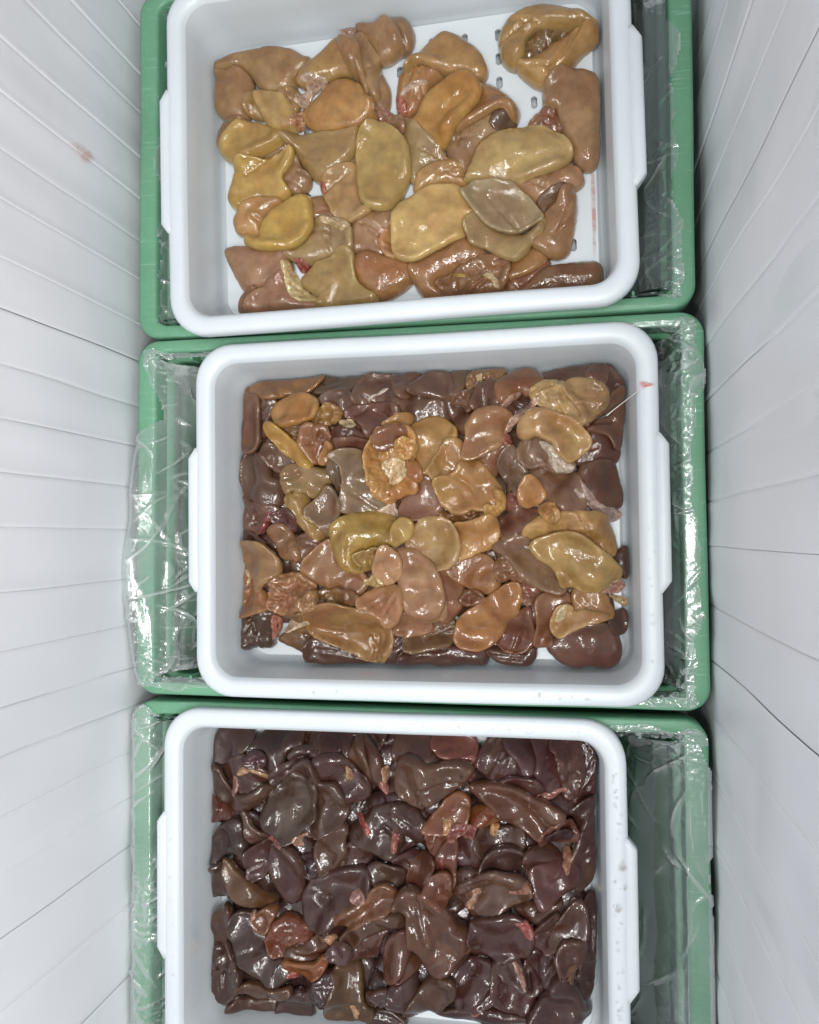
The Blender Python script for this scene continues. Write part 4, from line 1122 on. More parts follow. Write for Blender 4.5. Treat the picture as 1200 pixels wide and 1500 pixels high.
L3(1, 'small brown liver at the back wall left of the middle',
   P('I', (98,76,58), '596,40 744,20 724,114 690,136 606,125'))
L3(1, 'dark brown sliver at the back wall beside the grey-brown rounded one',
   P('I', (84,64,56), '516,74 600,30 614,134 550,176 521,154'))
L3(1, 'dark glossy folded liver at the middle of the back wall',
   P('I', (88,66,60), '746,44 894,10 904,114 894,196 828,186 756,154', rag=0.15))
L3(2, 'tent-like brown folded liver at the back with a pink knot at its foot',
   P('I', (94,72,60), '916,40 1094,20 1064,154 1000,124', 0.010),
   P('I', (102,76,60), '936,76 1064,168 1084,260 1104,356 1050,358 998,336 976,202', 0.012, creases=0),
   P('I', (104,82,64), '896,164 928,74 962,118 989,220 1004,336 958,296 906,224', 0.011, creases=0),
   P('I', (190,128,122), '1056,384 1068,336 1114,346 1114,406 1073,412', 0.005, rag=0.6, part='connective_tissue'),
   P('I', (204,178,140), '1088,252 1119,248 1113,336 1093,326', part='fat'))
L3(1, 'dark narrow liver at the back wall right of the tent-like one',
   P('I', (86,64,61), '1086,84 1174,30 1156,194 1112,238 1066,182'))
L3(1, 'very dark rounded liver at the left wall above the bare floor patch',
   P('I', (76,60,55), '34,836 56,718 108,626 180,574 262,554 294,640 315,702 304,796 240,738 168,766 88,856', 0.018, creases=0))
L3(1, 'dark pointed liver at the left wall, halfway down, with a wet tip',
   P('K', (88,67,60), '30,92 150,6 184,90 204,194 100,222 30,226', 0.018))
L3(3, 'olive-brown leaf-shaped liver slanting beside the pointed dark one',
   P('K', (118,95,65), '160,-6 222,56 302,106 354,148 446,292 400,298 298,246 226,186 175,124', 0.012, creases=0))
L3(2, 'hooked thin liver flap left of the pink knot of the big double one',
   P('I', (70,52,48), '296,522 370,556 424,640 350,656 306,604', 0.008),
   P('I', (104,82,69), '274,510 320,596 404,668 350,706 306,686 280,602', 0.009))
L3(2, 'glossy purplish liver below the pink knot',
   P('I', (96,75,70), '306,742 422,696 444,760 404,866 350,908 305,886', rag=0.15))
L3(3, 'finger-shaped smooth brown liver below the pink knot, pointing to the front',
   P('I', (92,71,63), '426,742 520,696 594,746 625,830 615,924 594,1004 562,1068 488,1068 436,954', 0.015, creases=0))
L3(3, 'olive tongue-shaped liver hanging below the big double one',
   P('I', (100,81,63), '686,764 718,676 864,594 854,702 865,764 802,846 740,898 696,844', 0.013, creases=0))
L3(1, 'dark wet hollow piece between the finger-shaped and tongue-shaped livers',
   P('I', (78,58,62), '596,772 690,776 714,884 640,908', rag=0.6))
L3(2, 'glossy crinkled liver right of the olive tongue',
   P('I', (96,75,67), '816,836 868,716 920,684 1006,758 984,836 900,878 826,878', rag=0.25))
L3(2, 'dark olive curled liver near the middle with a pink cord on its left',
   P('I', (86,67,57), '876,654 980,536 1100,474 1204,474 1246,558 1206,654 1152,768 1038,778 956,726', 0.015, creases=2),
   P('I', (198,112,100), '900,545 950,545 1016,610 1004,646 938,586', 0.005, part='connective_tissue'),
   P('I', (180,112,104), '1138,640 1173,646 1168,746 1137,736', 0.003, rag=0.4, part='connective_tissue'))
L3(1, 'dark sliver behind the dark olive curled liver',
   P('I', (74,54,50), '996,444 1100,414 1206,414 1194,485 1058,496'))
L3(3, 'broad smooth dark liver across the middle left of the heap',
   P('K', (88,69,61), '606,274 638,156 740,106 852,54 984,54 1015,140 994,234 900,306 820,356 698,418 636,386', 0.014, creases=0))
L3(2, 'small grey-olive rounded liver right of the broad smooth one',
   P('K', (96,80,70), '1006,40 1100,14 1196,56 1196,144 1120,177 1038,156', creases=0))
L3(4, 'tan-yellow narrow liver with a purplish left end, lower middle',
   P('K', (134,103,70), '986,242 1028,176 1090,160 1144,206 1160,262 1092,316 1000,347 898,397 826,397 814,342 880,288', 0.012, creases=0),
   P('K', (176,148,134), '886,222 940,180 985,230 962,256 908,256', 0.003, rag=0.4, part='connective_tissue'))
L3(3, 'brown crescent liver just in front of the tan-yellow narrow one',
   P('K', (108,79,70), '896,524 1000,436 1116,406 1066,484 1025,586 956,588', 0.010, 0.15),
   P('K', (100,80,62), '846,454 960,366 1080,315 1174,304 1196,360 1100,416 980,446 898,526 845,518', 0.012, creases=0))
L3(3, 'crumbly amber-brown liver at the lower left, standing out from its neighbours',
   P('K', (134,88,62), '410,484 428,396 490,335 562,345 645,396 656,462 602,517 530,517 488,567 436,558', 0.014, 0.35),
   P('K', (106,80,56), '516,554 558,506 640,496 702,445 755,486 760,564 700,607 598,607', 0.012),
   P('K', (156,110,62), '490,603 600,598 700,596 760,548 746,624 660,677 578,677', 0.009, creases=0),
   P('K', (198,112,100), '512,692 550,655 584,680 562,720', 0.005, part='connective_tissue'))
L3(2, 'large dark slate-brown liver left of the crumbly amber one',
   P('K', (84,70,63), '195,384 228,314 312,324 374,398 420,460 424,545 504,580 556,652 512,708 448,728 358,666 296,626 246,564 205,474', 0.015, creases=0))
L3(3, 'small tan lobe with a cream dot above the slate-brown liver',
   P('K', (136,103,70), '325,352 390,285 456,285 404,406 358,408', 0.010),
   P('K', (222,196,160), '298,322 330,296 344,332 314,350', 0.005, part='fat'))
L3(1, 'brown upright liver at the left wall below the bare floor patch',
   P('K', (98,75,57), '44,444 78,336 150,265 204,254 210,372 172,508 98,498', 0.019, creases=0))
L3(1, 'small dark liver at the left wall below the brown upright one',
   P('K', (88,65,59), '30,564 56,476 156,506 134,586 80,638 36,628', 0.016))
L3(2, 'thin brown fold between the left wall and the slate-brown liver',
   P('K', (94,73,59), '46,644 130,586 190,465 246,550 224,617 150,657', 0.010))
L3(1, 'dark crumpled liver at the left wall near the front',
   P('K', (88,69,59), '44,684 140,646 246,595 252,746 180,808 106,798 54,744', 0.017, 0.25))
L3(0, 'dark liver in the front left corner with a pale wavy edge',
   P('K', (84,67,57), '94,908 106,804 246,782 206,886 138,928', 0.018),
   P('K', (96,73,61), '176,906 228,795 330,824 452,824 486,904 462,968 378,938 298,918', 0.015))
L3(2, 'olive-brown narrow lip of liver below the slate-brown one',
   P('K', (108,85,61), '244,742 380,724 558,740 482,807 400,828 306,818', 0.011, creases=0))
L3(1, 'plain dark liver at the front left of centre',
   P('K', (86,69,63), '464,968 476,846 600,732 646,776 646,968', 0.014, creases=0))
L3(2, 'dark purple shredded liver below the cream dot at the lower middle',
   P('K', (80,58,60), '636,774 700,654 804,634 815,722 784,826 722,908 686,918', 0.011, 0.5),
   P('K', (206,178,128), '743,452 800,425 820,470 782,526 758,504', 0.005, rag=0.4, part='fat'))
L3(3, 'long olive liver standing upright at the front, with cream flecks',
   P('K', (104,86,56), '735,966 766,840 826,700 814,600 880,554 946,640 956,742 966,824 1006,904 985,966', 0.014, creases=1),
   P('K', (214,188,128), '893,842 922,838 946,902 920,946 898,924', 0.004, rag=0.6, part='fat'))
L3(3, 'glossy grey membrane-covered scrap above the long olive liver',
   P('K', (106,86,82), '755,544 850,484 895,540 864,617 786,608', 0.009, 0.2))
L3(3, 'reddish brown smooth liver at the lower middle with a pale left edge',
   P('K', (112,82,67), '1085,644 1096,516 1150,435 1204,404 1246,428 1236,564 1182,667 1108,708', 0.013, creases=0))
L3(1, 'very dark wet scrap in the gap below the reddish smooth liver',
   P('K', (68,50,48), '996,754 1028,674 1090,694 1156,684 1132,746 1018,787', rag=0.3))
L3(2, 'pale-edged brown liver at the front, right of the long olive one',
   P('K', (88,65,57), '995,886 996,775 1146,744 1124,857 1038,888', 0.011))
L3(2, 'dark liver with a sharp pale ridge at the front centre',
   P('K', (84,66,61), '1116,856 1138,724 1204,674 1266,674 1266,868 1158,908', 0.012))
L3(0, 'dark wet liver at the front wall below the pale-ridged one',
   P('K', (84,66,58), '990,968 1048,874 1160,898 1210,968', 0.013))
L3(1, 'brown-grey liver at the back wall, left of the pink one',
   P('J', (102,77,67), '-6,186 16,60 120,20 216,70 194,196 88,212', creases=0))
L3(2, 'pinkish liver at the back wall with a pink stringy knot',
   P('J', (104,78,69), '204,194 280,164 374,208 290,246 226,236', 0.009),
   P('J', (138,94,82), '214,90 330,40 434,80 476,150 464,196 400,196 368,216 276,166', 0.012, creases=1),
   P('J', (172,110,104), '376,202 440,184 516,238 516,276 468,266 442,338 416,314 426,252', 0.004, rag=0.5, part='connective_tissue'))
L3(4, 'fat olive-brown bean-shaped liver near the back, with wet glints',
   P('J', (110,88,68), '-8,302 24,214 110,198 202,244 290,234 382,234 458,258 424,316 372,378 280,428 190,478 108,488 36,436 -6,384', 0.019, creases=1))
L3(2, 'glossy dark folded liver at the back right of the pink one',
   P('J', (96,72,64), '486,224 528,124 600,60 704,90 746,180 704,242 766,282 680,327 586,358 534,294', 0.013, creases=3))
L3(2, 'purplish smooth liver at the back wall, right half',
   P('J', (92,66,66), '636,84 760,60 866,146 834,267 758,277 716,202', creases=0))
L3(2, 'brown-purple upright liver beside the purplish one',
   P('J', (98,71,67), '796,70 904,70 966,200 986,334 930,408 856,376 826,302 836,182', 0.012, creases=1))
L3(3, 'tangled wet membrane and liver shreds in the back right corner',
   P('J', (104,76,68), '916,104 1054,100 1096,210 1106,304 1062,408 996,428 966,282 946,192', 0.010, 0.55),
   P('J', (178,122,106), '825,444 848,394 900,414 940,384 994,374 1006,402 922,446 878,458', 0.003, rag=0.5, part='connective_tissue'))
L3(1, 'dark upright liver against the right wall at the back',
   P('J', (94,69,59), '1056,94 1154,60 1188,180 1178,386 1100,438 1056,426 1096,252', 0.014))
L3(2, 'reddish brown low liver in front of the purplish ones',
   P('J', (98,71,65), '596,364 720,314 836,334 856,404 780,427 686,396', creases=0))
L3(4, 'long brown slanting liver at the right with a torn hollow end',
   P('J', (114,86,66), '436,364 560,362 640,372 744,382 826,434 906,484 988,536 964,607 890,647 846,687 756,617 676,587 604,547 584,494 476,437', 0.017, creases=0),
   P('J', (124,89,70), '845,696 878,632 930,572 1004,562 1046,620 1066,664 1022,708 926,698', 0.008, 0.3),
   P('J', (64,39,38), '885,664 960,614 1026,634 1016,676 940,678', 0.003))  # dark piece put in for the hole, its shade given as colour
L3(3, 'small orange-amber liver flap right of the translucent amber one',
   P('J', (142,98,56), '426,564 448,514 540,484 594,484 606,564 540,587 458,587', 0.010),
   P('J', (214,182,110), '553,602 602,598 592,656 563,656', 0.004, part='fat'))
L3(4, 'translucent amber pointed liver with yellow fat and a pink clot',
   P('J', (146,105,75), '165,602 238,524 298,444 360,417 416,456 416,564 382,607 300,627 228,627', 0.011, creases=1),
   P('J', (214,184,120), '278,582 312,565 325,622 295,656', 0.004, rag=0.4, part='fat'),
   P('J', (160,98,88), '296,664 340,595 412,595 476,618 452,657 380,668 318,698', 0.004, rag=0.5, part='connective_tissue'))
L3(3, 'orange-brown small lobe hanging below the translucent amber one',
   P('J', (134,92,70), '180,704 206,614 284,614 296,702 240,798 206,786', 0.011),
   P('J', (216,186,150), '215,800 245,785 258,815 240,835', 0.003, part='fat'))
L3(3, 'glossy chestnut upright liver below the orange-brown lobe with a red streak',
   P('J', (120,84,69), '185,966 236,796 298,692 354,684 356,802 326,966', 0.013, 0.1),
   P('J', (176,80,74), '248,852 282,752 282,862 265,888', 0.003, part='connective_tissue'))
L3(2, 'purple-brown upright liver right of the chestnut one',
   P('J', (94,70,66), '326,904 366,672 452,652 486,740 507,864 452,928 392,968 326,968', 0.014, creases=0))
L3(2, 'dark oval liver in the right half below the slanting brown one',
   P('J', (92,71,61), '470,694 506,604 560,634 700,622 748,634 736,748 620,748 516,768', 0.013, creases=0))
L3(3, 'slate-brown dome right of the purple-brown upright liver',
   P('J', (92,76,69), '505,834 538,756 620,727 722,732 776,796 807,884 762,938 618,908 515,888', 0.015, creases=0))
L3(3, 'brown liver with a reddish wet lower edge near the right wall',
   P('J', (99,73,63), '756,794 800,723 902,742 986,826 1046,898 1066,964 1000,998 860,1048 816,964', 0.013, creases=0),
   P('L', (106,72,66), '785,64 900,36 1056,76 1056,154 962,208 880,262 826,236', 0.012, creases=1),
   P('J', (174,133,102), '978,762 1012,735 1036,780 1014,857 986,836', 0.004, part='fat'))
L3(1, 'brown liver against the middle of the right wall',
   P('J', (96,71,59), '1026,784 1076,646 1145,530 1158,702 1158,908 1080,968 1036,876', 0.015))
L3(1, 'dark liver at the right wall behind the torn hollow end',
   P('J', (84,61,53), '1036,504 1156,434 1148,546 1092,628 1056,566', 0.014))
L3(2, 'dark brown liver left of the translucent amber one',
   P('J', (86,66,58), '-6,474 100,504 164,564 206,598 130,708 56,646 -6,606', creases=2))
L3(1, 'small purplish lip left of the chestnut upright liver',
   P('J', (98,73,71), '-6,784 100,752 116,834 30,858', 0.010))
L3(3, 'chestnut brown tongue left of the red-streaked liver',
   P('J', (110,78,64), '70,966 86,846 160,772 236,772 204,886 184,966', 0.012, creases=0))
L3(4, 'glossy membrane-covered liver in the right half with a cream strip of fat',
   P('L', (110,88,74), '345,194 396,114 520,74 642,84 766,114 797,160 744,226 680,267 578,318 446,358 414,304 396,242', 0.015, 0.06, creases=1),
   P('L', (198,174,142), '396,293 436,220 466,144 496,168 474,244 430,313', 0.004, rag=0.7, part='fat'),
   P('L', (172,132,102), '656,213 720,184 760,124 798,158 752,207 688,232', 0.004, rag=0.3, part='connective_tissue'))
L3(2, 'dark upright fold left of the glossy membrane-covered liver',
   P('L', (92,70,64), '314,224 346,96 420,34 507,76 462,127 398,188', 0.011))
L3(4, 'thick olive-brown bent sausage-like liver at the lower centre, very wet',
   P('L', (146,111,75), '336,413 400,388 440,406 426,526 398,548 386,472', 0.009, creases=0),
   P('L', (110,84,66), '-6,254 56,172 162,182 266,256 316,328 346,398 414,424 424,484 396,564 330,647 218,678 154,637 134,564 84,484 74,384 54,304', 0.020, creases=1))
L3(5, 'chestnut leaf-shaped liver resting on the sausage-like one',
   P('L', (130,92,70), '164,184 228,104 302,83 321,182 296,246 260,283 196,236', 0.010, creases=1))
L3(4, 'broad smooth purple-brown oval liver right of the sausage-like one',
   P('L', (90,67,62), '434,424 456,364 560,323 682,313 764,364 807,440 796,516 762,577 660,613 578,608 496,566 434,514', 0.016, creases=0),
   P('L', (190,106,95), '698,372 760,364 816,440 782,467 726,436', 0.004, rag=0.6, part='connective_tissue'))
L3(2, 'brown sliver above the red knot of the purple-brown oval',
   P('L', (98,73,59), '696,264 800,244 968,254 904,317 840,358 756,327'))
L3(3, 'brown three-sided liver at the right wall, lower half, with a pale edge',
   P('L', (104,81,67), '875,518 896,416 978,324 1062,252 1117,318 1117,466 1000,487', 0.013, creases=0))
L3(1, 'dark liver against the right wall in the lower half',
   P('L', (80,60,53), '1106,254 1155,190 1168,404 1158,568 1106,486', 0.012))
L3(3, 'glossy narrow fold left of the brown three-sided liver',
   P('L', (100,78,70), '795,474 848,374 946,322 886,472 872,528', 0.009))
L3(3, 'grainy grey-brown liver at the right, front, with a wet bead',
   P('L', (106,83,73), '945,544 988,484 1094,494 1117,560 1084,627 1000,647 944,594', 0.012, 0.3),
   P('L', (136,110,75), '998,644 1064,616 1044,708', 0.004, part='fat'))
L3(2, 'brown lobe left of the sausage-like liver',
   P('L', (112,84,66), '-8,484 70,414 84,564 134,624 58,668 -8,658', 0.012))
L3(2, 'olive-brown pointed liver at the front centre, its tip to the lower left',
   P('L', (94,75,58), '34,966 76,846 146,756 196,684 272,662 348,694 338,784 264,867 182,908 102,958', 0.013, creases=0))
L3(1, 'small dark liver left of the olive-brown pointed one',
   P('L', (84,66,63), '-8,694 60,672 106,738 62,808 -8,838'))
L3(1, 'dark red-brown liver below the purple-brown oval',
   P('L', (88,63,58), '334,706 416,614 540,604 607,690 586,807 478,848 356,858', 0.012, creases=1))
L3(2, 'curved dark liver with a thin tan edge at the front right',
   P('L', (92,66,60), '576,614 650,644 724,736 807,796 796,888 720,898 616,868 574,794', 0.012, creases=0))
L3(2, 'grey membrane strip with a white string below the purple-brown oval',
   P('L', (96,83,79), '596,604 700,584 766,744 700,727', 0.006),
   P('L', (176,150,140), '676,592 710,614 768,742 742,748 696,654', 0.003, part='connective_tissue'))
L3(1, 'narrow dark upright liver at the front right',
   P('L', (84,60,54), '745,704 786,534 866,523 866,684 856,768 786,778', 0.013))
L3(1, 'dark small liver between the narrow upright one and the grainy one',
   P('L', (82,59,54), '856,564 944,514 956,624 904,708 856,688', 0.011))
L3(2, 'dark dome-shaped liver at the front right corner',
   P('L', (86,65,59), '794,966 826,856 896,754 916,672 984,662 1046,736 1096,858 1128,966', 0.017, creases=0))
L3(1, 'dark liver in the corner of the right wall near the front',
   P('L', (84,64,54), '1076,654 1108,554 1158,594 1148,768 1100,858 1054,742', 0.012))
L3(0, 'dark low liver along the front wall with a tan fleck',
   P('L', (80,57,52), '224,894 380,854 560,846 704,884 838,894 806,968 556,980 376,936', 0.016),
   P('L', (170,112,86), '438,904 490,856 516,880 482,915', 0.003, part='fat'))
# ------------------------------------------------------------------ the lowest layer of the two full trays
frng = random.Random(11); BURIED = []
def underlayer(tray, fd, x0, x1, y0, y1, nx, ny, cols, where):
    k = 0
    for j in range(ny):
        for i in range(nx):
            cx = x0 + (x1 - x0) * (i + 0.5) / nx + frng.uniform(-0.006, 0.006); cy = y0 + (y1 - y0) * (j + 0.5) / ny + frng.uniform(-0.006, 0.006)
            a = (x1 - x0) / nx * frng.uniform(0.60, 0.74); b2 = (y1 - y0) / ny * frng.uniform(0.60, 0.74); r = frng.uniform(-0.5, 0.5)
            pts = []
            for q in range(9):
                t = 2 * math.pi * q / 9; s = frng.uniform(0.85, 1.15)
                x, y = a * math.cos(t) * s, b2 * math.sin(t) * s
                pts.append((cx + x * math.cos(r) - y * math.sin(r), cy + x * math.sin(r) + y * math.cos(r)))
            pts = np.array(pts); pts[:, 0] = np.clip(pts[:, 0], x0, x1); pts[:, 1] = np.clip(pts[:, 1], y0, y1)
            me, loc = lobe_mesh(fd, None, pts, frng.uniform(0.016, 0.021), 0.0, world=True, creases=1)
            BURIED.append((tray, me, loc, flesh(frng.choice(cols), tray), list(LAST), j))
FD = {k: Field(k) for k in (1, 2, 3)}
underlayer(2, FD[2], -0.196, 0.198, -0.118, 0.150, 7, 5, [(88,60,50), (96,66,54), (80,56,48)], 'middle')
underlayer(3, FD[3], -0.190, 0.200, -0.142, 0.150, 7, 5, [(76,58,52), (84,64,56), (72,55,50)], 'lower')
for k in (1, 2, 3): build_livers(k, FD[k])
# of the buried ones only those that still show somewhere between the others are kept
ROWS = ['front row', 'second row from the front', 'middle row', 'second row from the back', 'back row']
ORD = ['leftmost', 'second from left', 'third from left', 'fourth from left', 'fifth from left', 'sixth from left', 'seventh from left']
count = {}
for tray, me, loc, col, ((i0, i1, j0, j1), gt), row in BURIED:
    seen = int(np.sum(FD[tray].H[j0:j1, i0:i1] <= gt + 1e-6))
    if seen > 12:
        n_ = count.get((tray, row), 0); count[(tray, row)] = n_ + 1
        o = link('liver', me, M_LIVER, None, loc, col)
        tag(o, 'buried dark liver, ' + ORD[n_] + ' of the ' + ROWS[row] + ', ' + TRAYNAME[tray], 'liver', 'buried livers of the ' + TRAYNAME[tray])
    else: bpy.data.meshes.remove(me)

# ------------------------------------------------------------------ clear liner bags hanging over the crate rims
def liner(idx, label, over, seed, nlines=330, corner=1.0, kl=1.0, kr=1.0, puff=None):
    """over(side, x, y): how far the sheet reaches past the inner rim edge, in metres along its own length"""
    x0, x1, y0, y1 = CR[idx]; cx, cy = (x0 + x1) / 2, (y0 + y1) / 2; hx, hy = (x1 - x0) / 2, (y1 - y0) / 2
    rng = np.random.RandomState(seed)
    # cross-section of the path the sheet follows: (inset from the outer crate edge, z)
    path = [(0.060, 0.105), (0.0585, 0.125), (0.055, 0.150), (0.049, 0.175), (0.0395, 0.201), (0.0275, ZC - 0.004), (0.0225, ZC + 0.0022), (0.0130, ZC + 0.0028), (0.0035, ZC + 0.0025), (-0.0018, ZC - 0.0015), (-0.0030, ZC - 0.012), (-0.0034, ZC - 0.040)]
    pl = np.array(path); L = np.r_[0, np.cumsum(np.hypot(*np.diff(pl, axis=0).T))]
    rimL = float(np.interp(5.5, np.arange(len(L)), L))
    NS = 104; NT = 1300
    ring = np.array(rrect(hx, hy, 0.024, 10)); Q = np.vstack([ring, ring[:1]]); LL = np.r_[0, np.cumsum(np.hypot(*np.diff(Q, axis=0).T))]
    ts = np.linspace(0, LL[-1], NT, endpoint=False)
    bx = np.interp(ts, LL, Q[:, 0]); by = np.interp(ts, LL, Q[:, 1])
    dx = np.roll(bx, -2) - np.roll(bx, 2); dy = np.roll(by, -2) - np.roll(by, 2); n_ = np.hypot(dx, dy); ox, oy = dy / n_, -dx / n_
    u1 = np.linspace(0, L[-1], NS)
    Tm, Um = np.meshgrid(ts, u1, indexing='ij')
    ins = np.interp(Um, L, pl[:, 0]); z = np.interp(Um, L, pl[:, 1])
    c1 = fbm(Tm * 12, Um * 8, seed, 2)
    # sharp straight folds, their highlight streaks put into the colour as pale lines
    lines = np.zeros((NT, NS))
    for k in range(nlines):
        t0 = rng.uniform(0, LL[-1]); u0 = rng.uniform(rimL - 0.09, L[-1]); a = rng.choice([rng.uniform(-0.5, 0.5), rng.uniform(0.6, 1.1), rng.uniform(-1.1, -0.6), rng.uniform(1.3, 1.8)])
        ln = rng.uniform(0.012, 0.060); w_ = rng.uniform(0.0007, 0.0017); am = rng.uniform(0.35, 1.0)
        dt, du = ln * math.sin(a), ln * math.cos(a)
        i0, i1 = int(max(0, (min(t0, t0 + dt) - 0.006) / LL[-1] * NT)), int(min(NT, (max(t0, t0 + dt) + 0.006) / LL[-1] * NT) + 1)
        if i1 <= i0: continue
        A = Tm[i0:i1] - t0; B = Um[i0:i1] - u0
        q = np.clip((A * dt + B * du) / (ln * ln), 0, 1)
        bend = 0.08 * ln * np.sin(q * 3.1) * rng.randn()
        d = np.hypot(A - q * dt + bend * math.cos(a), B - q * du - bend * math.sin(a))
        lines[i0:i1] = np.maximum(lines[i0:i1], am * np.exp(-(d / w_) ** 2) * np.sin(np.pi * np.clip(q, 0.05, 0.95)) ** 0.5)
    # crumpled network, mostly at the corners
    PX, PY = np.abs(bx) / hx, np.abs(by) / hy
    cn = np.clip((PX - 0.80) / 0.2, 0, 1) * np.clip((PY - 0.62) / 0.38, 0, 1)
    net = np.minimum(np.minimum(np.abs(vnoise(Tm * 60 + Um * 20, Um * 70, seed + 3)), np.abs(vnoise(Tm * 75, Um * 60 - Tm * 30, seed + 5))), np.abs(vnoise(Tm * 110, Um * 110, seed + 6)))
    net = np.exp(-(net / 0.055) ** 2) * np.clip(corner * cn[:, None] + np.clip(vnoise(Tm * 8, Um * 10, seed + 12) * 1.5 - 0.45, 0, 0.6), 0, 1) * np.clip((Um - rimL + 0.05) / 0.03, 0, 1)
    inside_w = np.clip((rimL - Um) / 0.05, 0, 1)
    swag = (0.0006 + 0.006 * inside_w) * (0.5 + 0.5 * c1)
    ins2 = ins + np.where(Um < rimL, swag + 0.0022 * lines + 0.002 * net, 0.0) - np.where(ins < 0, 0.0008 * lines, 0)
    z2 = z + np.where(Um >= rimL - 0.01, 0.0020 * lines + 0.0022 * net + 0.0008 * (c1 + 1), 0.0)
    kk = np.where(bx < 0, kl, kr)[:, None]
    ins2 = np.where(ins2 > 0.0275, 0.0275 + (ins2 - 0.0275) * kk, ins2)
    if puff is not None:
        pf = np.array([puff(a, b2) for a, b2 in zip(bx / hx, by / hy)])[:, None] * (0.7 + 0.5 * c1)
        bl = np.exp(-((Um - rimL - 0.024) / 0.016) ** 2); z2 = z2 + pf * bl; ins2 = ins2 - 0.42 * pf * np.exp(-((Um - rimL - 0.034) / 0.016) ** 2)
    V = np.stack([cx * 0 + bx[:, None] - ox[:, None] * ins2, by[:, None] - oy[:, None] * ins2 * KY, z2], -1)
    side = np.where(bx < -hx + 0.02, 'L', np.where(bx > hx - 0.02, 'R', np.where(by > 0, 'T', 'B')))
    reach = np.array([rimL + over(side[i], (bx[i] + hx) / (2 * hx), (by[i] + hy) / (2 * hy)) for i in range(NT)])
    ker = np.ones(21) / 21; reach = np.convolve(np.r_[reach[-10:], reach, reach[:10]], ker, 'valid')
    reach = reach + 0.010 * vnoise(ts * 26, 0 * ts + 1.5, seed + 8) + 0.003 * vnoise(ts * 90, 0 * ts + 2.5, seed + 9)
    tb = (side == 'T') | (side == 'B')
    keep = (Um <= reach[:, None]) & ((Um >= rimL - 0.006) | ~tb[:, None])
    edge = np.exp(-np.abs(Um - reach[:, None]) / 0.0012)
    veil = np.clip(0.62 + 2.6 * vnoise(Tm * 9 + Um * 6, Um * 9, seed + 20), 0, 1) * (0.75 + 0.25 * c1)
    pv = 0.0 if puff is None else np.array([min(1.0, 60 * puff(a, b2)) for a, b2 in zip(bx / hx, by / hy)])[:, None] * 0.22 * np.clip((Um - rimL) / 0.02, 0, 1)
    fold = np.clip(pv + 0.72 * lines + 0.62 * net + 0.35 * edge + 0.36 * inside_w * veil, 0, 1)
    nxt = np.roll(np.arange(NT), -1)
    ok = keep[:, :-1] & keep[nxt][:, :-1] & keep[:, 1:] & keep[nxt][:, 1:]
    I, S = np.nonzero(ok); J = nxt[I]
    FF = np.stack([I * NS + S, J * NS + S, J * NS + S + 1, I * NS + S + 1], -1)
    used, inv = np.unique(FF, return_inverse=True); FF = inv.reshape(FF.shape)
    VV = V.reshape(-1, 3)[used]; att = fold.ravel()[used]
    me = bpy.data.meshes.new('liner_bag')
    me.from_pydata(VV.tolist(), [], FF.tolist()); me.update(); me.polygons.foreach_set('use_smooth', [True] * len(me.polygons))
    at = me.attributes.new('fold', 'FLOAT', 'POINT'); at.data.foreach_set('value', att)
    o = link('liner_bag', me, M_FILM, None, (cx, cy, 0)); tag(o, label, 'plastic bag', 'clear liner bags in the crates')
    return o
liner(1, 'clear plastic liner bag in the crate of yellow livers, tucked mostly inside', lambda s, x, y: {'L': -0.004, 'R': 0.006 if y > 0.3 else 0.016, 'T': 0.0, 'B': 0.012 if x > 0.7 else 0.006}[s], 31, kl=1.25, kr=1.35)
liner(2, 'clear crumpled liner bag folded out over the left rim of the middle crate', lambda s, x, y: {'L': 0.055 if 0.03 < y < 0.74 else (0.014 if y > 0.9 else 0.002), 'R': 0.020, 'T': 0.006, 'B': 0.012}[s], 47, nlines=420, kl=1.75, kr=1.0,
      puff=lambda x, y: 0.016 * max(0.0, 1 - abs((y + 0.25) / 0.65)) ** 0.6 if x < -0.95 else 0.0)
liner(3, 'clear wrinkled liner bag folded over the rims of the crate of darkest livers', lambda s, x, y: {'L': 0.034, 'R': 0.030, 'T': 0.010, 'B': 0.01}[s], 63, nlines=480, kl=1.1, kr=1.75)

# ------------------------------------------------------------------ small marks and drops
def patch(name, pts3, nrm, mat, parent=None, h=0.0004):
    """a thin film of liquid lying on a surface: outline in world space, 0.3-0.5 mm thick at its middle"""
    P3 = np.array(pts3); c = P3.mean(0); n = len(P3); nrm = np.array(nrm, float)
    V = list(P3 + nrm * 0.0002); m = [(p * 0.55 + c * 0.45) + nrm * h for p in P3]; V += m; V.append(c + nrm * h)
    Fc = [(i, (i + 1) % n, n + (i + 1) % n, n + i) for i in range(n)] + [(n + i, n + (i + 1) % n, 2 * n) for i in range(n)]
    me = pydata(name, np.array(V) - c, Fc)
    at = me.attributes.new('edge', 'FLOAT', 'POINT'); at.data.foreach_set('value', [0.0] * n + [1.0] * n + [1.0])
    o = link(name, me, mat, None, tuple(c))
    if parent is not None:
        o.parent = parent; o.matrix_parent_inverse = (Matrix.LocRotScale(parent.location, parent.rotation_euler, None)).inverted()
    return o
def px_patch(pts, z):
    return [tuple(un(u, v, z)) + (z,) for u, v in pts]
def circ(n, f): return [f(2 * math.pi * k / n) for k in range(n)]
t2 = TR[2][4]; t1 = TR[1][4]; t3 = TR[3][4]
patch('blood_smear', px_patch([(935, 559), (942, 557), (950, 559), (961, 561), (960, 565), (950, 567), (942, 569), (936, 566)], 0.2391), (0, 0, 1), M_SMEAR_RED, t2)
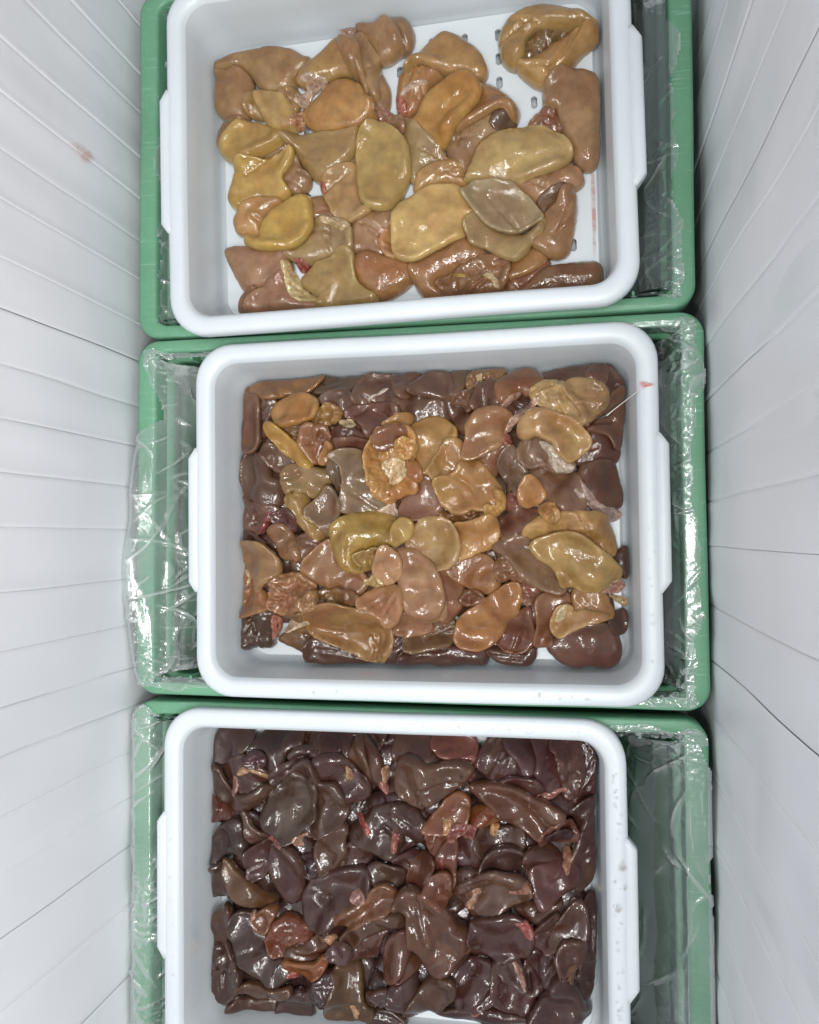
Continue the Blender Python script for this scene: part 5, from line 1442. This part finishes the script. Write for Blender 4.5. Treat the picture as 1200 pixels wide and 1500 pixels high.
# pink wash down the right inner wall of the upper tray
cx1, cy1, zr1, r1_, _ = TR[1]
def wall_pt(tr, side, y, f):
    cx, cy, zr, rot, _ = TR[tr]; ix = HX - (INS_TOP + 0.0045 + (INS_FLOOR - INS_TOP - 0.0095) * f)
    x = side * (ix - 0.0006); 
    return (cx + x * math.cos(rot) - y * math.sin(rot), cy + x * math.sin(rot) + y * math.cos(rot), zr - 0.030 - (DEPTH - 0.040) * f)
patch('blood_smear', px_patch([(865, 240), (870, 236), (873, 270), (874, 320), (874, 378), (869, 383), (867, 330), (865, 280)], TR[1][2] - DEPTH + 0.0066), (0, 0, 1), M_SMEAR_DULL, t1)
for i, (u, v, r) in enumerate([(912, 1268, 7), (906, 1330, 6), (916, 1300, 4), (285, 1385, 9), (879, 1300, 5)]):
    patch('grime_mark', px_patch([(u + r * math.cos(a) * (1 + 0.4 * math.sin(3 * a + i)), v + 1.6 * r * math.sin(a)) for a in [k * math.pi / 5 for k in range(10)]], 0.2391), (0, 0, 1), M_SMEAR_BROWN, t3)
# faint pink smear on the left wall
pw = [un_x(u, v, WL + 0.0062) for u, v in ((100, 208), (112, 205), (124, 212), (135, 224), (141, 234), (133, 240), (124, 240), (114, 228))]
o = patch('pink_smear', pw, (1, 0, 0), M_SMEAR_PINK, wall_l)

# droplets of water on the rim of the lower tray and a few on the middle one
def drop_mesh(seed):
    rng = random.Random(seed); V = []; Fc = []; n = 10
    for j, (r, z) in enumerate(((1.0, 0.0), (0.92, 0.22), (0.65, 0.42), (0.3, 0.52))):
        for k in range(n):
            a = 2 * math.pi * k / n; q = r * (1 + 0.12 * math.sin(2 * a + seed)); V.append((q * math.cos(a), q * math.sin(a), z))
    for j in range(3):
        for k in range(n): Fc.append((j * n + k, j * n + (k + 1) % n, (j + 1) * n + (k + 1) % n, (j + 1) * n + k))
    V.append((0, 0, 0.55)); Fc += [(3 * n + k, 3 * n + (k + 1) % n, len(V) - 1) for k in range(n)]
    return V, Fc
def drops(tray, spots, seed):
    rng = random.Random(seed); V = []; Fc = []
    cx, cy, zr, rot, t = TR[tray]
    for (x, y) in spots:
        r = rng.uniform(0.0006, 0.0015); v, f = drop_mesh(rng.randint(0, 9)); b0 = len(V)
        V += [(x + a * r, y + b2 * r, c * r + 0.0001) for a, b2, c in v]; Fc += [tuple(q + b0 for q in ff) for ff in f]
    o = link('water_drops', pydata('water_drops', V, Fc), M_WATER, t); o['kind'] = 'stuff'
drng = random.Random(3)
drops(3, [(HX - drng.uniform(0.006, 0.014), drng.uniform(-0.10, 0.14)) for _ in range(46)] + [(drng.uniform(0.04, 0.20), HY - drng.uniform(0.007, 0.013)) for _ in range(22)] + [(-HX + drng.uniform(0.007, 0.013), drng.uniform(-0.1, 0.15)) for _ in range(10)], 1)
drops(2, [(drng.uniform(-0.2, 0.2), -HY + drng.uniform(0.007, 0.013)) for _ in range(22)] + [(HX - drng.uniform(0.007, 0.013), drng.uniform(-0.15, 0.0)) for _ in range(10)], 2)

# a thin feather shaft lying from the heap up onto the rim of the middle tray
def thread(name, pts, r, mat, label, cat):
    P3 = [Vector(q) for q in pts]; V = []; Fc = []; n = 6
    for i, q in enumerate(P3):
        d = (P3[min(i + 1, len(P3) - 1)] - P3[max(i - 1, 0)]).normalized(); a = d.cross(Vector((0, 0, 1))).normalized(); b2 = d.cross(a)
        rr = r * (1 - 0.6 * i / len(P3))
        for k in range(n):
            t = 2 * math.pi * k / n; V.append(q + (a * math.cos(t) + b2 * math.sin(t)) * rr)
    for i in range(len(P3) - 1):
        for k in range(n): Fc.append((i * n + k, i * n + (k + 1) % n, (i + 1) * n + (k + 1) % n, (i + 1) * n + k))
    o = link(name, pydata(name, V, Fc), mat); tag(o, label, cat); return o
M_SHAFT = plain('feather_shaft', (0.62, 0.58, 0.52), 0.4)
zs = [0.212, 0.215, 0.219, 0.224, 0.2305, 0.2375, 0.2398, 0.2396]
us = [(889, 609), (897, 602), (906, 595), (915, 588), (924, 581), (932, 575), (938, 571), (944, 568)]
thread('feather_shaft', [tuple(un(u, v, z)) + (z,) for (u, v), z in zip(us, zs)], 0.0006, M_SHAFT, 'thin pale feather shaft leaning on the right wall of the middle tray', 'feather')
